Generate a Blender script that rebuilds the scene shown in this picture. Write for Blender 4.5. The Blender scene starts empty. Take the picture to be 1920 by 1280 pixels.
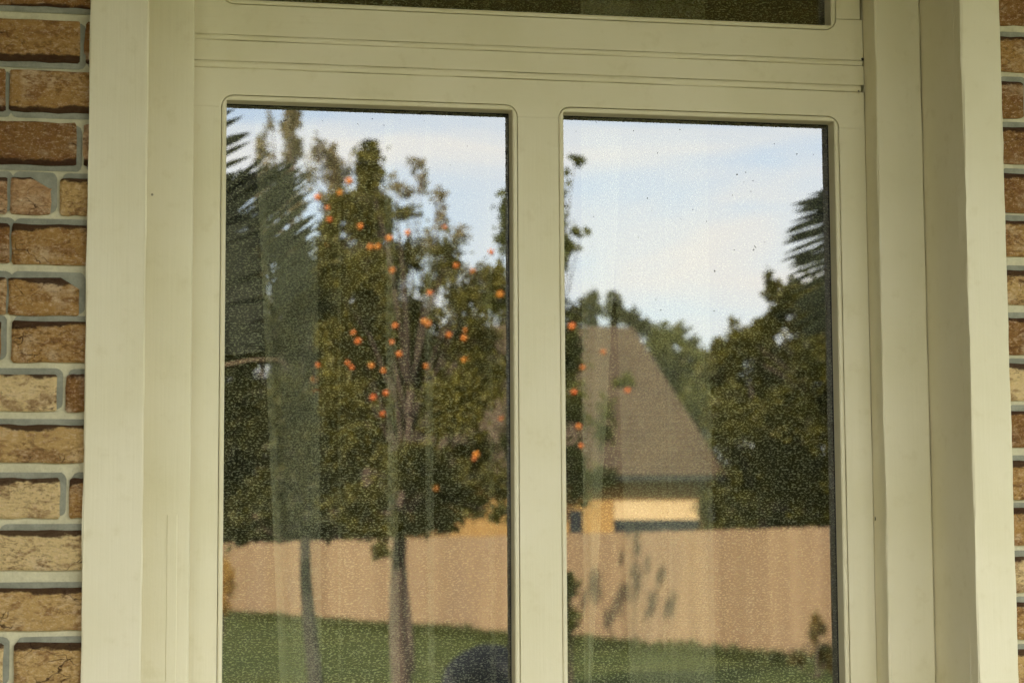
import bpy, bmesh, math, random
import numpy as np
from mathutils import Vector, noise as mnoise

SC = bpy.context.scene
COL = SC.collection
random.seed(7)
RNG = np.random.default_rng(7)

# ------------------------------------------------------------------ camera
FPX = 4000.0
YAW, PITCH, ROLL = math.radians(11.107), math.radians(5.748), math.radians(-0.308)
CAM = Vector((0.0, -3.1, 1.45))
_cy, _sy, _cp, _sp = math.cos(YAW), math.sin(YAW), math.cos(PITCH), math.sin(PITCH)
FWD = Vector((_sy * _cp, _cy * _cp, _sp))
_X = Vector((_cy, -_sy, 0.0))
_U = _X.cross(FWD)
RGT = _X * math.cos(ROLL) + _U * math.sin(ROLL)
UPV = _U * math.cos(ROLL) - _X * math.sin(ROLL)

cam_data = bpy.data.cameras.new('camera')
cam = bpy.data.objects.new('camera', cam_data)
COL.objects.link(cam)
from mathutils import Matrix
m = Matrix.Identity(4)
for i in range(3):
    m[i][0] = RGT[i]; m[i][1] = UPV[i]; m[i][2] = -FWD[i]; m[i][3] = CAM[i]
cam.matrix_world = m
cam_data.sensor_width = 36.0
cam_data.lens = 36.0 * FPX / 1920.0
cam_data.clip_start = 0.05
cam_data.clip_end = 2000.0
cam_data.dof.use_dof = True
cam_data.dof.focus_distance = 3.36
cam_data.dof.aperture_fstop = 7.0
SC.camera = cam

# ------------------------------------------------------------------ sky and sun
SUN_EL, SUN_AZ = math.radians(31.0), math.radians(-35.0)
world = bpy.data.worlds.new('World')
SC.world = world
world.use_nodes = True
wn = world.node_tree
wn.nodes.clear()
w_out = wn.nodes.new('ShaderNodeOutputWorld')
w_bg = wn.nodes.new('ShaderNodeBackground')
w_sky = wn.nodes.new('ShaderNodeTexSky')
w_sky.sky_type = 'NISHITA'
w_sky.sun_disc = False
w_sky.sun_elevation = SUN_EL
w_sky.sun_rotation = SUN_AZ
w_sky.air_density = 1.0
w_sky.dust_density = 1.5
w_sky.ozone_density = 1.2
w_tc = wn.nodes.new('ShaderNodeTexCoord')
w_map = wn.nodes.new('ShaderNodeMapping')
w_map.inputs['Scale'].default_value = (3.0, 3.0, 12.0)
w_map.inputs['Location'].default_value = (0.4, 1.7, 0.25)
w_noise = wn.nodes.new('ShaderNodeTexNoise')
w_noise.inputs['Scale'].default_value = 1.7
w_noise.inputs['Detail'].default_value = 3.0
w_noise.inputs['Roughness'].default_value = 0.52
w_noise.inputs['Distortion'].default_value = 0.7
w_ramp = wn.nodes.new('ShaderNodeValToRGB')
w_ramp.color_ramp.elements[0].position = 0.30
w_ramp.color_ramp.elements[0].color = (0.28, 0.28, 0.28, 1)
w_ramp.color_ramp.elements[1].position = 0.64
w_ramp.color_ramp.elements[1].color = (1, 1, 1, 1)
w_mix = wn.nodes.new('ShaderNodeMix')
w_mix.data_type = 'RGBA'
w_mix.inputs[7].default_value = (6.1, 5.95, 5.55, 1)      # lit cloud
wn.links.new(w_tc.outputs['Generated'], w_map.inputs['Vector'])
wn.links.new(w_map.outputs['Vector'], w_noise.inputs['Vector'])
wn.links.new(w_noise.outputs['Fac'], w_ramp.inputs['Fac'])
wn.links.new(w_ramp.outputs['Color'], w_mix.inputs[0])
wn.links.new(w_sky.outputs['Color'], w_mix.inputs[6])
wn.links.new(w_mix.outputs[2], w_bg.inputs['Color'])
w_bg.inputs['Strength'].default_value = 0.12
wn.links.new(w_bg.outputs['Background'], w_out.inputs['Surface'])

sun_data = bpy.data.lights.new('sun', 'SUN')
sun_data.energy = 4.0
sun_data.angle = math.radians(0.5)
sun_data.color = (1.0, 0.86, 0.66)
sun = bpy.data.objects.new('sun', sun_data)
COL.objects.link(sun)
_s = Vector((math.sin(SUN_AZ) * math.cos(SUN_EL), math.cos(SUN_AZ) * math.cos(SUN_EL), math.sin(SUN_EL)))
sun.rotation_euler = (-_s).to_track_quat('-Z', 'Y').to_euler()
sun.location = _s * 60

SC.view_settings.view_transform = 'Standard'
SC.view_settings.look = 'None'
SC.view_settings.gamma = 1.0
SC.view_settings.use_curve_mapping = False
SC.view_settings.exposure = 2.74
SC.render.engine = 'CYCLES'
SC.cycles.use_denoising = True
try:
    SC.cycles.denoiser = 'OPENIMAGEDENOISE'
except Exception:
    pass
SC.cycles.max_bounces = 6
SC.cycles.diffuse_bounces = 3
SC.cycles.glossy_bounces = 2
SC.cycles.transmission_bounces = 2
SC.cycles.transparent_max_bounces = 16
SC.cycles.use_adaptive_sampling = True
SC.cycles.adaptive_threshold = 0.015
SC.cycles.caustics_reflective = False
SC.cycles.sample_clamp_indirect = 6.0

# ------------------------------------------------------------------ helpers
TRIM_Y, JAMB_Y, SASH_Y, GLASS_Y = 0.0, 0.168, 0.222, 0.254


def ray(px, py):
    d = FWD + RGT * ((px - 960.0) / FPX) - UPV * ((py - 640.0) / FPX)
    return d / d.y


def W(px, py, y):
    """point of the photograph's pixel on the plane at depth y of the window wall"""
    return CAM + ray(px, py) * (y - CAM.y)


def wx(px, y, py=640):
    return W(px, py, y).x


def wz(py, y, px=960):
    return W(px, py, y).z


def G(px, py, D):
    """real garden position of what the glass shows at a pixel, D metres off along the sight line"""
    p = CAM + ray(px, py) * D
    return Vector((p.x, 2 * GLASS_Y - p.y, p.z))


def tag(o, label=None, cat=None, group=None, kind=None):
    if label: o['label'] = label
    if cat: o['category'] = cat
    if group: o['group'] = group
    if kind: o['kind'] = kind
    return o


def empty(name, loc, label, cat, group=None):
    o = bpy.data.objects.new(name, None)
    COL.objects.link(o)
    o.location = loc
    o.empty_display_size = 0.1
    return tag(o, label, cat, group)


def link(name, mesh, mat=None, parent=None, loc=None):
    o = bpy.data.objects.new(name, mesh)
    COL.objects.link(o)
    if mat is not None and not mesh.materials:
        mesh.materials.append(mat)
    if parent is not None:
        o.parent = parent
        p = parent
        off = Vector(p.location)
        while p.parent is not None:
            p = p.parent
            off += Vector(p.location)
        o.location = (Vector(loc) if loc is not None else Vector((0, 0, 0))) - off
    elif loc is not None:
        o.location = loc
    return o


def mesh_of(name, verts, faces, smooth=False):
    me = bpy.data.meshes.new(name)
    me.from_pydata([tuple(v) for v in verts], [], faces)
    me.update()
    if smooth:
        me.polygons.foreach_set('use_smooth', [True] * len(me.polygons))
    return me


def bevel(o, w=0.0015, seg=2):
    b = o.modifiers.new('bevel', 'BEVEL')
    b.width = w
    b.segments = seg
    b.limit_method = 'ANGLE'
    b.angle_limit = math.radians(40)
    return o


def box_mesh(name, x0, x1, y0, y1, z0, z1):
    v = [(x0, y0, z0), (x1, y0, z0), (x1, y1, z0), (x0, y1, z0), (x0, y0, z1), (x1, y0, z1), (x1, y1, z1), (x0, y1, z1)]
    f = [(0, 3, 2, 1), (4, 5, 6, 7), (0, 1, 5, 4), (1, 2, 6, 5), (2, 3, 7, 6), (3, 0, 4, 7)]
    return mesh_of(name, v, f)


def prism_xz(name, pts, y0, y1):
    """polygon in x,z (counter-clockwise seen from the front) made solid from y0 (front) to y1"""
    n = len(pts)
    v = [(p[0], y0, p[1]) for p in pts] + [(p[0], y1, p[1]) for p in pts]
    f = [tuple(range(n)), tuple(range(2 * n - 1, n - 1, -1))]
    for i in range(n):
        j = (i + 1) % n
        f.append((i, i + n, j + n, j))
    return mesh_of(name, v, f)


def sweep(name, prof, axis, a0, a1, nseg, amp=0.0006, seed=0, freq=9.0):
    """closed profile swept along x or z with a slight hand-painted wobble"""
    n = len(prof)
    v, f = [], []
    for k in range(nseg + 1):
        t = a0 + (a1 - a0) * k / nseg
        for i, (p, q) in enumerate(prof):
            w = mnoise.noise(Vector((t * freq, i * 3.7 + seed * 11.3, 0.3))) * amp
            w2 = mnoise.noise(Vector((t * freq * 5, i * 3.7 + seed * 11.3, 4.3))) * amp * 0.45
            if axis == 'z':
                v.append((p + w + w2, q + w * 0.5, t))
            else:
                v.append((t, q + w * 0.5, p + w + w2))
    for k in range(nseg):
        for i in range(n):
            j = (i + 1) % n
            a, b, c, d = k * n + i, k * n + j, (k + 1) * n + j, (k + 1) * n + i
            f.append((a, b, c, d))
    f.append(tuple(range(n - 1, -1, -1)))
    f.append(tuple(range(nseg * n, nseg * n + n)))
    me = mesh_of(name, v, f)
    bm = bmesh.new(); bm.from_mesh(me)
    bmesh.ops.recalc_face_normals(bm, faces=bm.faces)
    bm.to_mesh(me); bm.free()
    return me


def rounded_profile(p0, p1, q0, q1, r=0.0015, n=3):
    """rectangle p0..p1 by q0(front)..q1 with its two front corners rounded"""
    pts = [(p0, q1)]
    for k in range(n + 1):
        a = math.pi / 2 * k / n
        pts.append((p0 + r - r * math.cos(a), q0 + r - r * math.sin(a)))
    for k in range(n + 1):
        a = math.pi / 2 * k / n
        pts.append((p1 - r + r * math.sin(a), q0 + r - r * math.cos(a)))
    pts.append((p1, q1))
    return pts


def tube(path, radii, nside=8):
    v, f = [], []
    n = len(path)
    for k, (p, r) in enumerate(zip(path, radii)):
        p = Vector(p)
        t = (Vector(path[min(k + 1, n - 1)]) - Vector(path[max(k - 1, 0)])).normalized()
        a = t.orthogonal().normalized() if abs(t.z) < 0.9 else Vector((1, 0, 0)).cross(t).normalized()
        b = t.cross(a)
        for i in range(nside):
            an = 2 * math.pi * i / nside
            v.append(p + (a * math.cos(an) + b * math.sin(an)) * r)
    for k in range(n - 1):
        for i in range(nside):
            j = (i + 1) % nside
            f.append((k * nside + i, k * nside + j, (k + 1) * nside + j, (k + 1) * nside + i))
    f.append(tuple(range(nside - 1, -1, -1)))
    f.append(tuple(range((n - 1) * nside, n * nside)))
    return v, f


def merge(parts):
    V, F = [], []
    for v, f in parts:
        o = len(V)
        V += list(v)
        F += [tuple(i + o for i in q) for q in f]
    return V, F


# ------------------------------------------------------------------ materials
def new_mat(name):
    mt = bpy.data.materials.new(name)
    mt.use_nodes = True
    nt = mt.node_tree
    nt.nodes.clear()
    out = nt.nodes.new('ShaderNodeOutputMaterial')
    return mt, nt, out


def nd(nt, typ, **kw):
    n = nt.nodes.new(typ)
    for k, v in kw.items():
        if k in ('operation', 'data_type', 'blend_type', 'attribute_type', 'attribute_name', 'feature', 'distance', 'wave_type', 'bands_direction', 'invert', 'noise_dimensions', 'voronoi_dimensions'):
            setattr(n, k, v)
        else:
            n.inputs[k].default_value = v
    return n


def tex_noise(nt, vec, scale, detail=4.0, rough=0.55, dist=0.0):
    n = nd(nt, 'ShaderNodeTexNoise', Scale=scale, Detail=detail, Roughness=rough, Distortion=dist)
    nt.links.new(vec, n.inputs['Vector'])
    return n.outputs['Fac']


def mapping(nt, coord='Object', scale=(1, 1, 1), loc=(0, 0, 0)):
    tc = nt.nodes.new('ShaderNodeTexCoord')
    mp = nt.nodes.new('ShaderNodeMapping')
    mp.inputs['Scale'].default_value = scale
    mp.inputs['Location'].default_value = loc
    nt.links.new(tc.outputs[coord], mp.inputs['Vector'])
    return mp.outputs['Vector']


def world_pos(nt, scale=(1, 1, 1)):
    g = nt.nodes.new('ShaderNodeNewGeometry')
    mp = nt.nodes.new('ShaderNodeMapping')
    mp.inputs['Scale'].default_value = scale
    nt.links.new(g.outputs['Position'], mp.inputs['Vector'])
    return mp.outputs['Vector']


def mixc(nt, fac, a, b, blend='MIX'):
    n = nt.nodes.new('ShaderNodeMix')
    n.data_type = 'RGBA'
    n.blend_type = blend
    for sock, val in ((0, fac), (6, a), (7, b)):
        if hasattr(val, 'is_output') or isinstance(val, bpy.types.NodeSocket):
            nt.links.new(val, n.inputs[sock])
        elif sock == 0:
            n.inputs[0].default_value = val
        else:
            n.inputs[sock].default_value = (val[0], val[1], val[2], 1)
    return n.outputs[2]


def mth(nt, op, a, b=0.0, c=None, clamp=False):
    n = nt.nodes.new('ShaderNodeMath')
    n.operation = op
    n.use_clamp = clamp
    for i, val in enumerate((a, b, c)):
        if val is None: continue
        if isinstance(val, bpy.types.NodeSocket):
            nt.links.new(val, n.inputs[i])
        else:
            n.inputs[i].default_value = val
    return n.outputs[0]


def step(nt, v, lo, hi):
    n = nt.nodes.new('ShaderNodeMapRange')
    n.interpolation_type = 'SMOOTHSTEP'
    nt.links.new(v, n.inputs['Value'])
    n.inputs['From Min'].default_value = lo
    n.inputs['From Max'].default_value = hi
    return n.outputs['Result']


def bump(nt, h, strength=0.3, dist=0.001, nrm=None):
    n = nd(nt, 'ShaderNodeBump', Strength=strength, Distance=dist)
    nt.links.new(h, n.inputs['Height'])
    if nrm is not None:
        nt.links.new(nrm, n.inputs['Normal'])
    return n.outputs['Normal']


def principled(nt, out, color, rough=0.6, normal=None, spec=0.4):
    p = nt.nodes.new('ShaderNodeBsdfPrincipled')
    if isinstance(color, bpy.types.NodeSocket):
        nt.links.new(color, p.inputs['Base Color'])
    else:
        p.inputs['Base Color'].default_value = (*color, 1)
    if isinstance(rough, bpy.types.NodeSocket):
        nt.links.new(rough, p.inputs['Roughness'])
    else:
        p.inputs['Roughness'].default_value = rough
    p.inputs['Specular IOR Level'].default_value = spec
    if normal is not None:
        nt.links.new(normal, p.inputs['Normal'])
    nt.links.new(p.outputs['BSDF'], out.inputs['Surface'])
    return p


def mat_paint(name, grain='z', base=(0.785, 0.725, 0.515)):
    mt, nt, out = new_mat(name)
    sc = (60, 60, 2.2) if grain == 'z' else (2.2, 60, 60)
    stroke = tex_noise(nt, world_pos(nt, sc), 3.0, 3.0, 0.6)
    fine = tex_noise(nt, world_pos(nt), 420.0, 2.0, 0.5)
    big = tex_noise(nt, world_pos(nt), 5.0, 4.0, 0.55)
    mid = tex_noise(nt, world_pos(nt), 34.0, 4.0, 0.6)
    c = mixc(nt, step(nt, big, 0.3, 0.75), base, (base[0] * 0.93, base[1] * 0.925, base[2] * 0.86))
    c = mixc(nt, mth(nt, 'MULTIPLY', step(nt, mid, 0.54, 0.76), 0.5), c, (base[0] * 0.86, base[1] * 0.84, base[2] * 0.74))
    vo = nd(nt, 'ShaderNodeTexVoronoi', Scale=23.0)
    nt.links.new(world_pos(nt), vo.inputs['Vector'])
    wn_ = nt.nodes.new('ShaderNodeSeparateColor')
    nt.links.new(vo.outputs['Color'], wn_.inputs['Color'])
    rare = mth(nt, 'GREATER_THAN', wn_.outputs[0], 0.86)
    rad = mth(nt, 'MULTIPLY', wn_.outputs[1], 0.05)
    speck = mth(nt, 'MULTIPLY', mth(nt, 'LESS_THAN', vo.outputs['Distance'], rad), rare)
    c = mixc(nt, mth(nt, 'MULTIPLY', speck, 0.75), c, (0.10, 0.075, 0.04))
    h = mth(nt, 'ADD', mth(nt, 'MULTIPLY', stroke, 0.7), mth(nt, 'MULTIPLY', fine, 0.12))
    h = mth(nt, 'ADD', h, mth(nt, 'MULTIPLY', mid, 0.6))
    r = mth(nt, 'ADD', mth(nt, 'MULTIPLY', mid, 0.2), 0.42)
    principled(nt, out, c, r, bump(nt, h, 0.32, 0.0016), 0.32)
    return mt


M = {}
M['paint_v'] = mat_paint('cream_paint_vertical', 'z')
M['paint_h'] = mat_paint('cream_paint_horizontal', 'x')


def mat_brick():
    mt, nt, out = new_mat('old_brick')
    oi = nt.nodes.new('ShaderNodeObjectInfo')
    off = nt.nodes.new('ShaderNodeCombineXYZ')
    r10 = mth(nt, 'MULTIPLY', oi.outputs['Random'], 40.0)
    for k in range(3): nt.links.new(r10, off.inputs[k])
    tc = nt.nodes.new('ShaderNodeTexCoord')
    add = nt.nodes.new('ShaderNodeVectorMath'); add.operation = 'ADD'
    nt.links.new(tc.outputs['Object'], add.inputs[0]); nt.links.new(off.outputs[0], add.inputs[1])
    pos = add.outputs[0]
    mp = nt.nodes.new('ShaderNodeMapping'); mp.inputs['Scale'].default_value = (1.0, 1.0, 1.9)
    nt.links.new(pos, mp.inputs['Vector'])
    posf = mp.outputs['Vector']
    base = oi.outputs['Color']
    patch = tex_noise(nt, pos, 22.0, 4.0, 0.6)
    pale = mixc(nt, 0.45, base, (0.78, 0.62, 0.42))
    dark = mixc(nt, 0.62, base, (0.20, 0.085, 0.03))
    c = mixc(nt, step(nt, patch, 0.52, 0.72), base, pale)
    patch2 = tex_noise(nt, posf, 31.0, 5.0, 0.65, 0.4)
    c = mixc(nt, mth(nt, 'MULTIPLY', step(nt, patch2, 0.50, 0.62), 0.95), c, dark)
    grit = tex_noise(nt, posf, 330.0, 3.0, 0.7)
    c = mixc(nt, step(nt, grit, 0.58, 0.75), c, mixc(nt, 0.75, c, (0.10, 0.05, 0.02)))
    c = mixc(nt, mth(nt, 'MULTIPLY', step(nt, grit, 0.42, 0.30), 0.5), c, (0.85, 0.74, 0.54))
    mott = tex_noise(nt, posf, 120.0, 4.0, 0.7, 0.3)
    c = mixc(nt, mth(nt, 'MULTIPLY', mth(nt, 'MULTIPLY', step(nt, mott, 0.49, 0.64), step(nt, tex_noise(nt, pos, 15.0, 3.0, 0.6), 0.36, 0.62)), 0.95), c, mixc(nt, 0.72, c, (0.10, 0.045, 0.016)))
    c = mixc(nt, mth(nt, 'MULTIPLY', step(nt, mott, 0.47, 0.34), 0.5), c, (0.72, 0.53, 0.33))
    # cracks
    warp = nd(nt, 'ShaderNodeTexNoise', Scale=30.0, Detail=3.0)
    nt.links.new(pos, warp.inputs['Vector'])
    wv = nt.nodes.new('ShaderNodeVectorMath'); wv.operation = 'MULTIPLY_ADD'
    nt.links.new(warp.outputs['Color'], wv.inputs[0]); wv.inputs[1].default_value = (0.05, 0.05, 0.05)
    nt.links.new(posf, wv.inputs[2])
    vo = nd(nt, 'ShaderNodeTexVoronoi', Scale=24.0, feature='DISTANCE_TO_EDGE')
    nt.links.new(wv.outputs[0], vo.inputs['Vector'])
    crm = tex_noise(nt, pos, 17.0, 2.0, 0.5)
    crack = mth(nt, 'MULTIPLY', step(nt, vo.outputs['Distance'], 0.024, 0.004), step(nt, crm, 0.56, 0.66))
    c = mixc(nt, mth(nt, 'MULTIPLY', crack, 0.85), c, (0.06, 0.028, 0.012))
    # printed shadow painted along one long edge (alpha of the object colour tells which)
    sx = nt.nodes.new('ShaderNodeSeparateXYZ'); nt.links.new(tc.outputs['Object'], sx.inputs[0])
    sgn = mth(nt, 'MULTIPLY_ADD', oi.outputs['Alpha'], 2.0, -1.0)
    zz = mth(nt, 'MULTIPLY', sx.outputs[2], sgn)
    ed = tex_noise(nt, posf, 70.0, 5.0, 0.65)
    ed2 = tex_noise(nt, pos, 13.0, 2.0, 0.5)
    zz = mth(nt, 'ADD', zz, mth(nt, 'MULTIPLY', mth(nt, 'SUBTRACT', ed, 0.5), 0.014))
    zz = mth(nt, 'ADD', zz, mth(nt, 'MULTIPLY', mth(nt, 'SUBTRACT', ed2, 0.5), 0.03))
    edge_shadow = step(nt, zz, 0.0200, 0.0240)
    c = mixc(nt, mth(nt, 'MULTIPLY', edge_shadow, 0.93), c, (0.045, 0.02, 0.009))
    h = mth(nt, 'ADD', mth(nt, 'MULTIPLY', patch2, 1.0), mth(nt, 'MULTIPLY', grit, 0.35))
    h = mth(nt, 'SUBTRACT', h, mth(nt, 'MULTIPLY', crack, 0.5))
    principled(nt, out, c, 0.88, bump(nt, mth(nt, 'ADD', h, mth(nt, 'MULTIPLY', mott, 0.8)), 0.9, 0.005), 0.2)
    return mt


def mat_simple(name, col, col2=None, scale=8.0, rough=0.7, bstr=0.3, bdist=0.003, spec=0.3, lo=0.35, hi=0.65, detail=5.0, sc3=(1, 1, 1)):
    mt, nt, out = new_mat(name)
    n = tex_noise(nt, world_pos(nt, sc3), scale, detail, 0.6)
    n2 = tex_noise(nt, world_pos(nt, sc3), scale * 9.0, 3.0, 0.6)
    c = mixc(nt, step(nt, n, lo, hi), col, col2 or tuple(k * 0.75 for k in col))
    c = mixc(nt, mth(nt, 'MULTIPLY', step(nt, n2, 0.45, 0.75), 0.3), c, tuple(k * 0.55 for k in col))
    h = mth(nt, 'ADD', n, mth(nt, 'MULTIPLY', n2, 0.4))
    principled(nt, out, c, rough, bump(nt, h, bstr, bdist), spec)
    return mt


M['brick'] = mat_brick()
M['mortar'] = mat_simple('cream_mortar', (0.66, 0.61, 0.40), (0.54, 0.50, 0.32), 30.0, 0.9, 0.6, 0.003)
M['shadow_band'] = mat_simple('grey_shadow_band', (0.25, 0.25, 0.185), (0.34, 0.335, 0.25), 40.0, 0.9, 0.5, 0.002)  # shadow beside the bricks, laid in as grey
M['soffit'] = mat_simple('soffit_boards', (0.30, 0.215, 0.045), (0.25, 0.18, 0.035), 4.0, 0.6)
M['added_wall'] = mat_simple('brown_added_wall', (0.20, 0.12, 0.06), (0.14, 0.08, 0.04), 12.0, 0.9)
M['post'] = mat_simple('post_paint', (0.62, 0.50, 0.22), None, 6.0, 0.5)
M['roof_tile'] = mat_simple('roof_tiles_own', (0.16, 0.11, 0.08), (0.10, 0.07, 0.055), 3.0, 0.8)
M['patio'] = mat_simple('stone_paving', (0.36, 0.335, 0.285), (0.29, 0.27, 0.23), 2.0, 0.8)
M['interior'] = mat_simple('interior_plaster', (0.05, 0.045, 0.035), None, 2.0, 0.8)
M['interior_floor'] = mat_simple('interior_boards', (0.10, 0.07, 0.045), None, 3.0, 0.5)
M['speck'] = mat_simple('fly_dirt', (0.03, 0.025, 0.015), None, 90.0, 0.7)
M['edge_strip'] = mat_simple('black_edge_strip', (0.012, 0.012, 0.010), None, 50.0, 0.6)


def mat_grass():
    mt, nt, out = new_mat('lawn_grass')
    p = world_pos(nt)
    a = tex_noise(nt, p, 0.35, 4.0, 0.6)
    b = tex_noise(nt, p, 6.0, 5.0, 0.7)
    g = tex_noise(nt, world_pos(nt, (1, 1, 1)), 60.0, 3.0, 0.7)
    c = mixc(nt, step(nt, a, 0.35, 0.65), (0.062, 0.085, 0.016), (0.092, 0.108, 0.024))
    c = mixc(nt, mth(nt, 'MULTIPLY', step(nt, b, 0.5, 0.75), 0.6), c, (0.035, 0.052, 0.010))
    c = mixc(nt, mth(nt, 'MULTIPLY', step(nt, g, 0.45, 0.7), 0.5), c, (0.036, 0.055, 0.012))
    principled(nt, out, c, 0.9, bump(nt, mth(nt, 'ADD', b, g), 0.8, 0.04), 0.15)
    return mt


M['grass'] = mat_grass()


def mat_leaf(name, c1, c2, transl=0.35, c3=None):
    mt, nt, out = new_mat(name)
    p = world_pos(nt)
    a = tex_noise(nt, p, 1.3, 3.0, 0.6)
    b = tex_noise(nt, p, 11.0, 2.0, 0.6)
    c = mixc(nt, step(nt, mth(nt, 'MULTIPLY_ADD', b, 0.5, mth(nt, 'MULTIPLY', a, 0.5)), 0.38, 0.62), c1, c2)
    if c3 is not None:
        d = tex_noise(nt, p, 5.0, 2.0, 0.6)
        c = mixc(nt, step(nt, d, 0.60, 0.70), c, c3)
    df = nt.nodes.new('ShaderNodeBsdfPrincipled')
    df.inputs['Roughness'].default_value = 0.55
    df.inputs['Specular IOR Level'].default_value = 0.3
    nt.links.new(c, df.inputs['Base Color'])
    tr = nt.nodes.new('ShaderNodeBsdfTranslucent')
    nt.links.new(mixc(nt, 0.5, c, (c2[0] * 1.6, c2[1] * 1.5, c2[2])), tr.inputs['Color'])
    mx = nt.nodes.new('ShaderNodeMixShader')
    mx.inputs[0].default_value = transl
    nt.links.new(df.outputs[0], mx.inputs[1]); nt.links.new(tr.outputs[0], mx.inputs[2])
    nt.links.new(mx.outputs[0], out.inputs['Surface'])
    return mt


M['leaf_orange'] = mat_leaf('orange_tree_leaves', (0.050, 0.052, 0.008), (0.155, 0.138, 0.020))
M['leaf_dark'] = mat_leaf('dark_leaves', (0.020, 0.024, 0.005), (0.066, 0.064, 0.011))
M['leaf_olive'] = mat_leaf('olive_leaves', (0.036, 0.040, 0.005), (0.105, 0.096, 0.011))
M['leaf_light'] = mat_leaf('light_green_leaves', (0.065, 0.080, 0.016), (0.125, 0.130, 0.026))
M['leaf_brown'] = mat_leaf('thin_brownish_leaves', (0.16, 0.14, 0.07), (0.24, 0.20, 0.11))
M['leaf_gold'] = mat_leaf('golden_leaves', (0.34, 0.20, 0.045), (0.46, 0.30, 0.08))
M['leaf_rust'] = mat_leaf('rusty_leaves', (0.06, 0.075, 0.02), (0.20, 0.12, 0.03))
M['palm'] = mat_leaf('palm_leaflets', (0.005, 0.009, 0.003), (0.016, 0.022, 0.007), 0.08)
M['bark'] = mat_simple('bark', (0.115, 0.085, 0.065), (0.075, 0.055, 0.042), 9.0, 0.9, 0.8, 0.02)
M['bark_dark'] = mat_simple('dark_bark', (0.055, 0.05, 0.042), (0.035, 0.03, 0.026), 9.0, 0.9, 0.8, 0.02)
M['bark_pale'] = mat_simple('pale_dead_wood', (0.30, 0.22, 0.14), (0.22, 0.16, 0.10), 9.0, 0.85)
def mat_orange():
    mt, nt, out = new_mat('orange_peel')
    oi = nt.nodes.new('ShaderNodeObjectInfo')
    g = tex_noise(nt, world_pos(nt), 160.0, 2.0, 0.5)
    c = mixc(nt, oi.outputs['Random'], (0.52, 0.10, 0.012), (0.54, 0.19, 0.014))
    principled(nt, out, c, 0.45, bump(nt, g, 0.3, 0.001), 0.4)
    return mt


M['orange'] = mat_orange()
M['fence_frame'] = mat_simple('timber_paling', (0.40, 0.27, 0.175), (0.33, 0.215, 0.14), 1.2, 0.8, 0.4, 0.004, sc3=(4, 4, 0.6))
def mat_paling():
    mt, nt, out = new_mat('paling_boards')
    oi = nt.nodes.new('ShaderNodeObjectInfo')
    g = tex_noise(nt, world_pos(nt, (6, 6, 0.5)), 2.0, 4.0, 0.6)
    w_ = tex_noise(nt, world_pos(nt), 0.45, 3.0, 0.6)
    c = mixc(nt, mth(nt, 'MULTIPLY_ADD', oi.outputs['Random'], 0.45, mth(nt, 'MULTIPLY', oi.outputs['Alpha'], 0.55)), (0.40, 0.285, 0.165), (0.235, 0.155, 0.085))
    c = mixc(nt, mth(nt, 'MULTIPLY', step(nt, g, 0.45, 0.7), 0.4), c, (0.26, 0.17, 0.11))
    c = mixc(nt, mth(nt, 'MULTIPLY', step(nt, w_, 0.5, 0.68), 0.5), c, (0.27, 0.19, 0.125))
    principled(nt, out, c, 0.85, bump(nt, g, 0.4, 0.004), 0.2)
    return mt


M['fence'] = mat_paling()
M['far_roof'] = mat_simple('grey_brown_shingles', (0.115, 0.085, 0.052), (0.085, 0.062, 0.040), 1.1, 0.85)
M['far_wall'] = mat_simple('ochre_render', (0.40, 0.245, 0.085), (0.33, 0.20, 0.07), 0.8, 0.9)
M['far_dark'] = mat_simple('dark_fascia', (0.045, 0.05, 0.05), None, 2.0, 0.6)
M['far_blind'] = mat_simple('cream_blind', (0.66, 0.50, 0.28), (0.62, 0.46, 0.25), 2.0, 0.6)
M['far_glass'] = mat_simple('dark_window_glass', (0.03, 0.036, 0.04), None, 1.0, 0.12, 0.0)
M['boulder'] = mat_simple('dark_stone', (0.040, 0.044, 0.046), (0.028, 0.031, 0.034), 3.0, 0.85, 0.6, 0.02)


def mat_glass():
    mt, nt, out = new_mat('window_glass')
    lw = nt.nodes.new('ShaderNodeLayerWeight'); lw.inputs['Blend'].default_value = 0.5
    f5 = mth(nt, 'POWER', lw.outputs['Facing'], 5.0)
    fac = mth(nt, 'MULTIPLY_ADD', f5, 0.8, 0.165)
    gl = nt.nodes.new('ShaderNodeBsdfGlossy'); gl.inputs['Roughness'].default_value = 0.0
    gl.inputs['Color'].default_value = (1, 1, 1, 1)
    wav = tex_noise(nt, world_pos(nt), 3.0, 1.0, 0.4)
    nt.links.new(bump(nt, wav, 0.02, 0.001), gl.inputs['Normal'])
    tr = nt.nodes.new('ShaderNodeBsdfTransparent'); tr.inputs['Color'].default_value = (0.95, 0.97, 0.95, 1)
    mx = nt.nodes.new('ShaderNodeMixShader')
    nt.links.new(fac, mx.inputs[0]); nt.links.new(tr.outputs[0], mx.inputs[1]); nt.links.new(gl.outputs[0], mx.inputs[2])
    nt.links.new(mx.outputs[0], out.inputs['Surface'])
    mt2, nt2, out2 = new_mat('window_glass_inner')
    tr2 = nt2.nodes.new('ShaderNodeBsdfTransparent'); tr2.inputs['Color'].default_value = (0.97, 0.985, 0.97, 1)
    nt2.links.new(tr2.outputs[0], out2.inputs['Surface'])
    return mt, mt2


M['glass'], M['glass_in'] = mat_glass()


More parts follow.
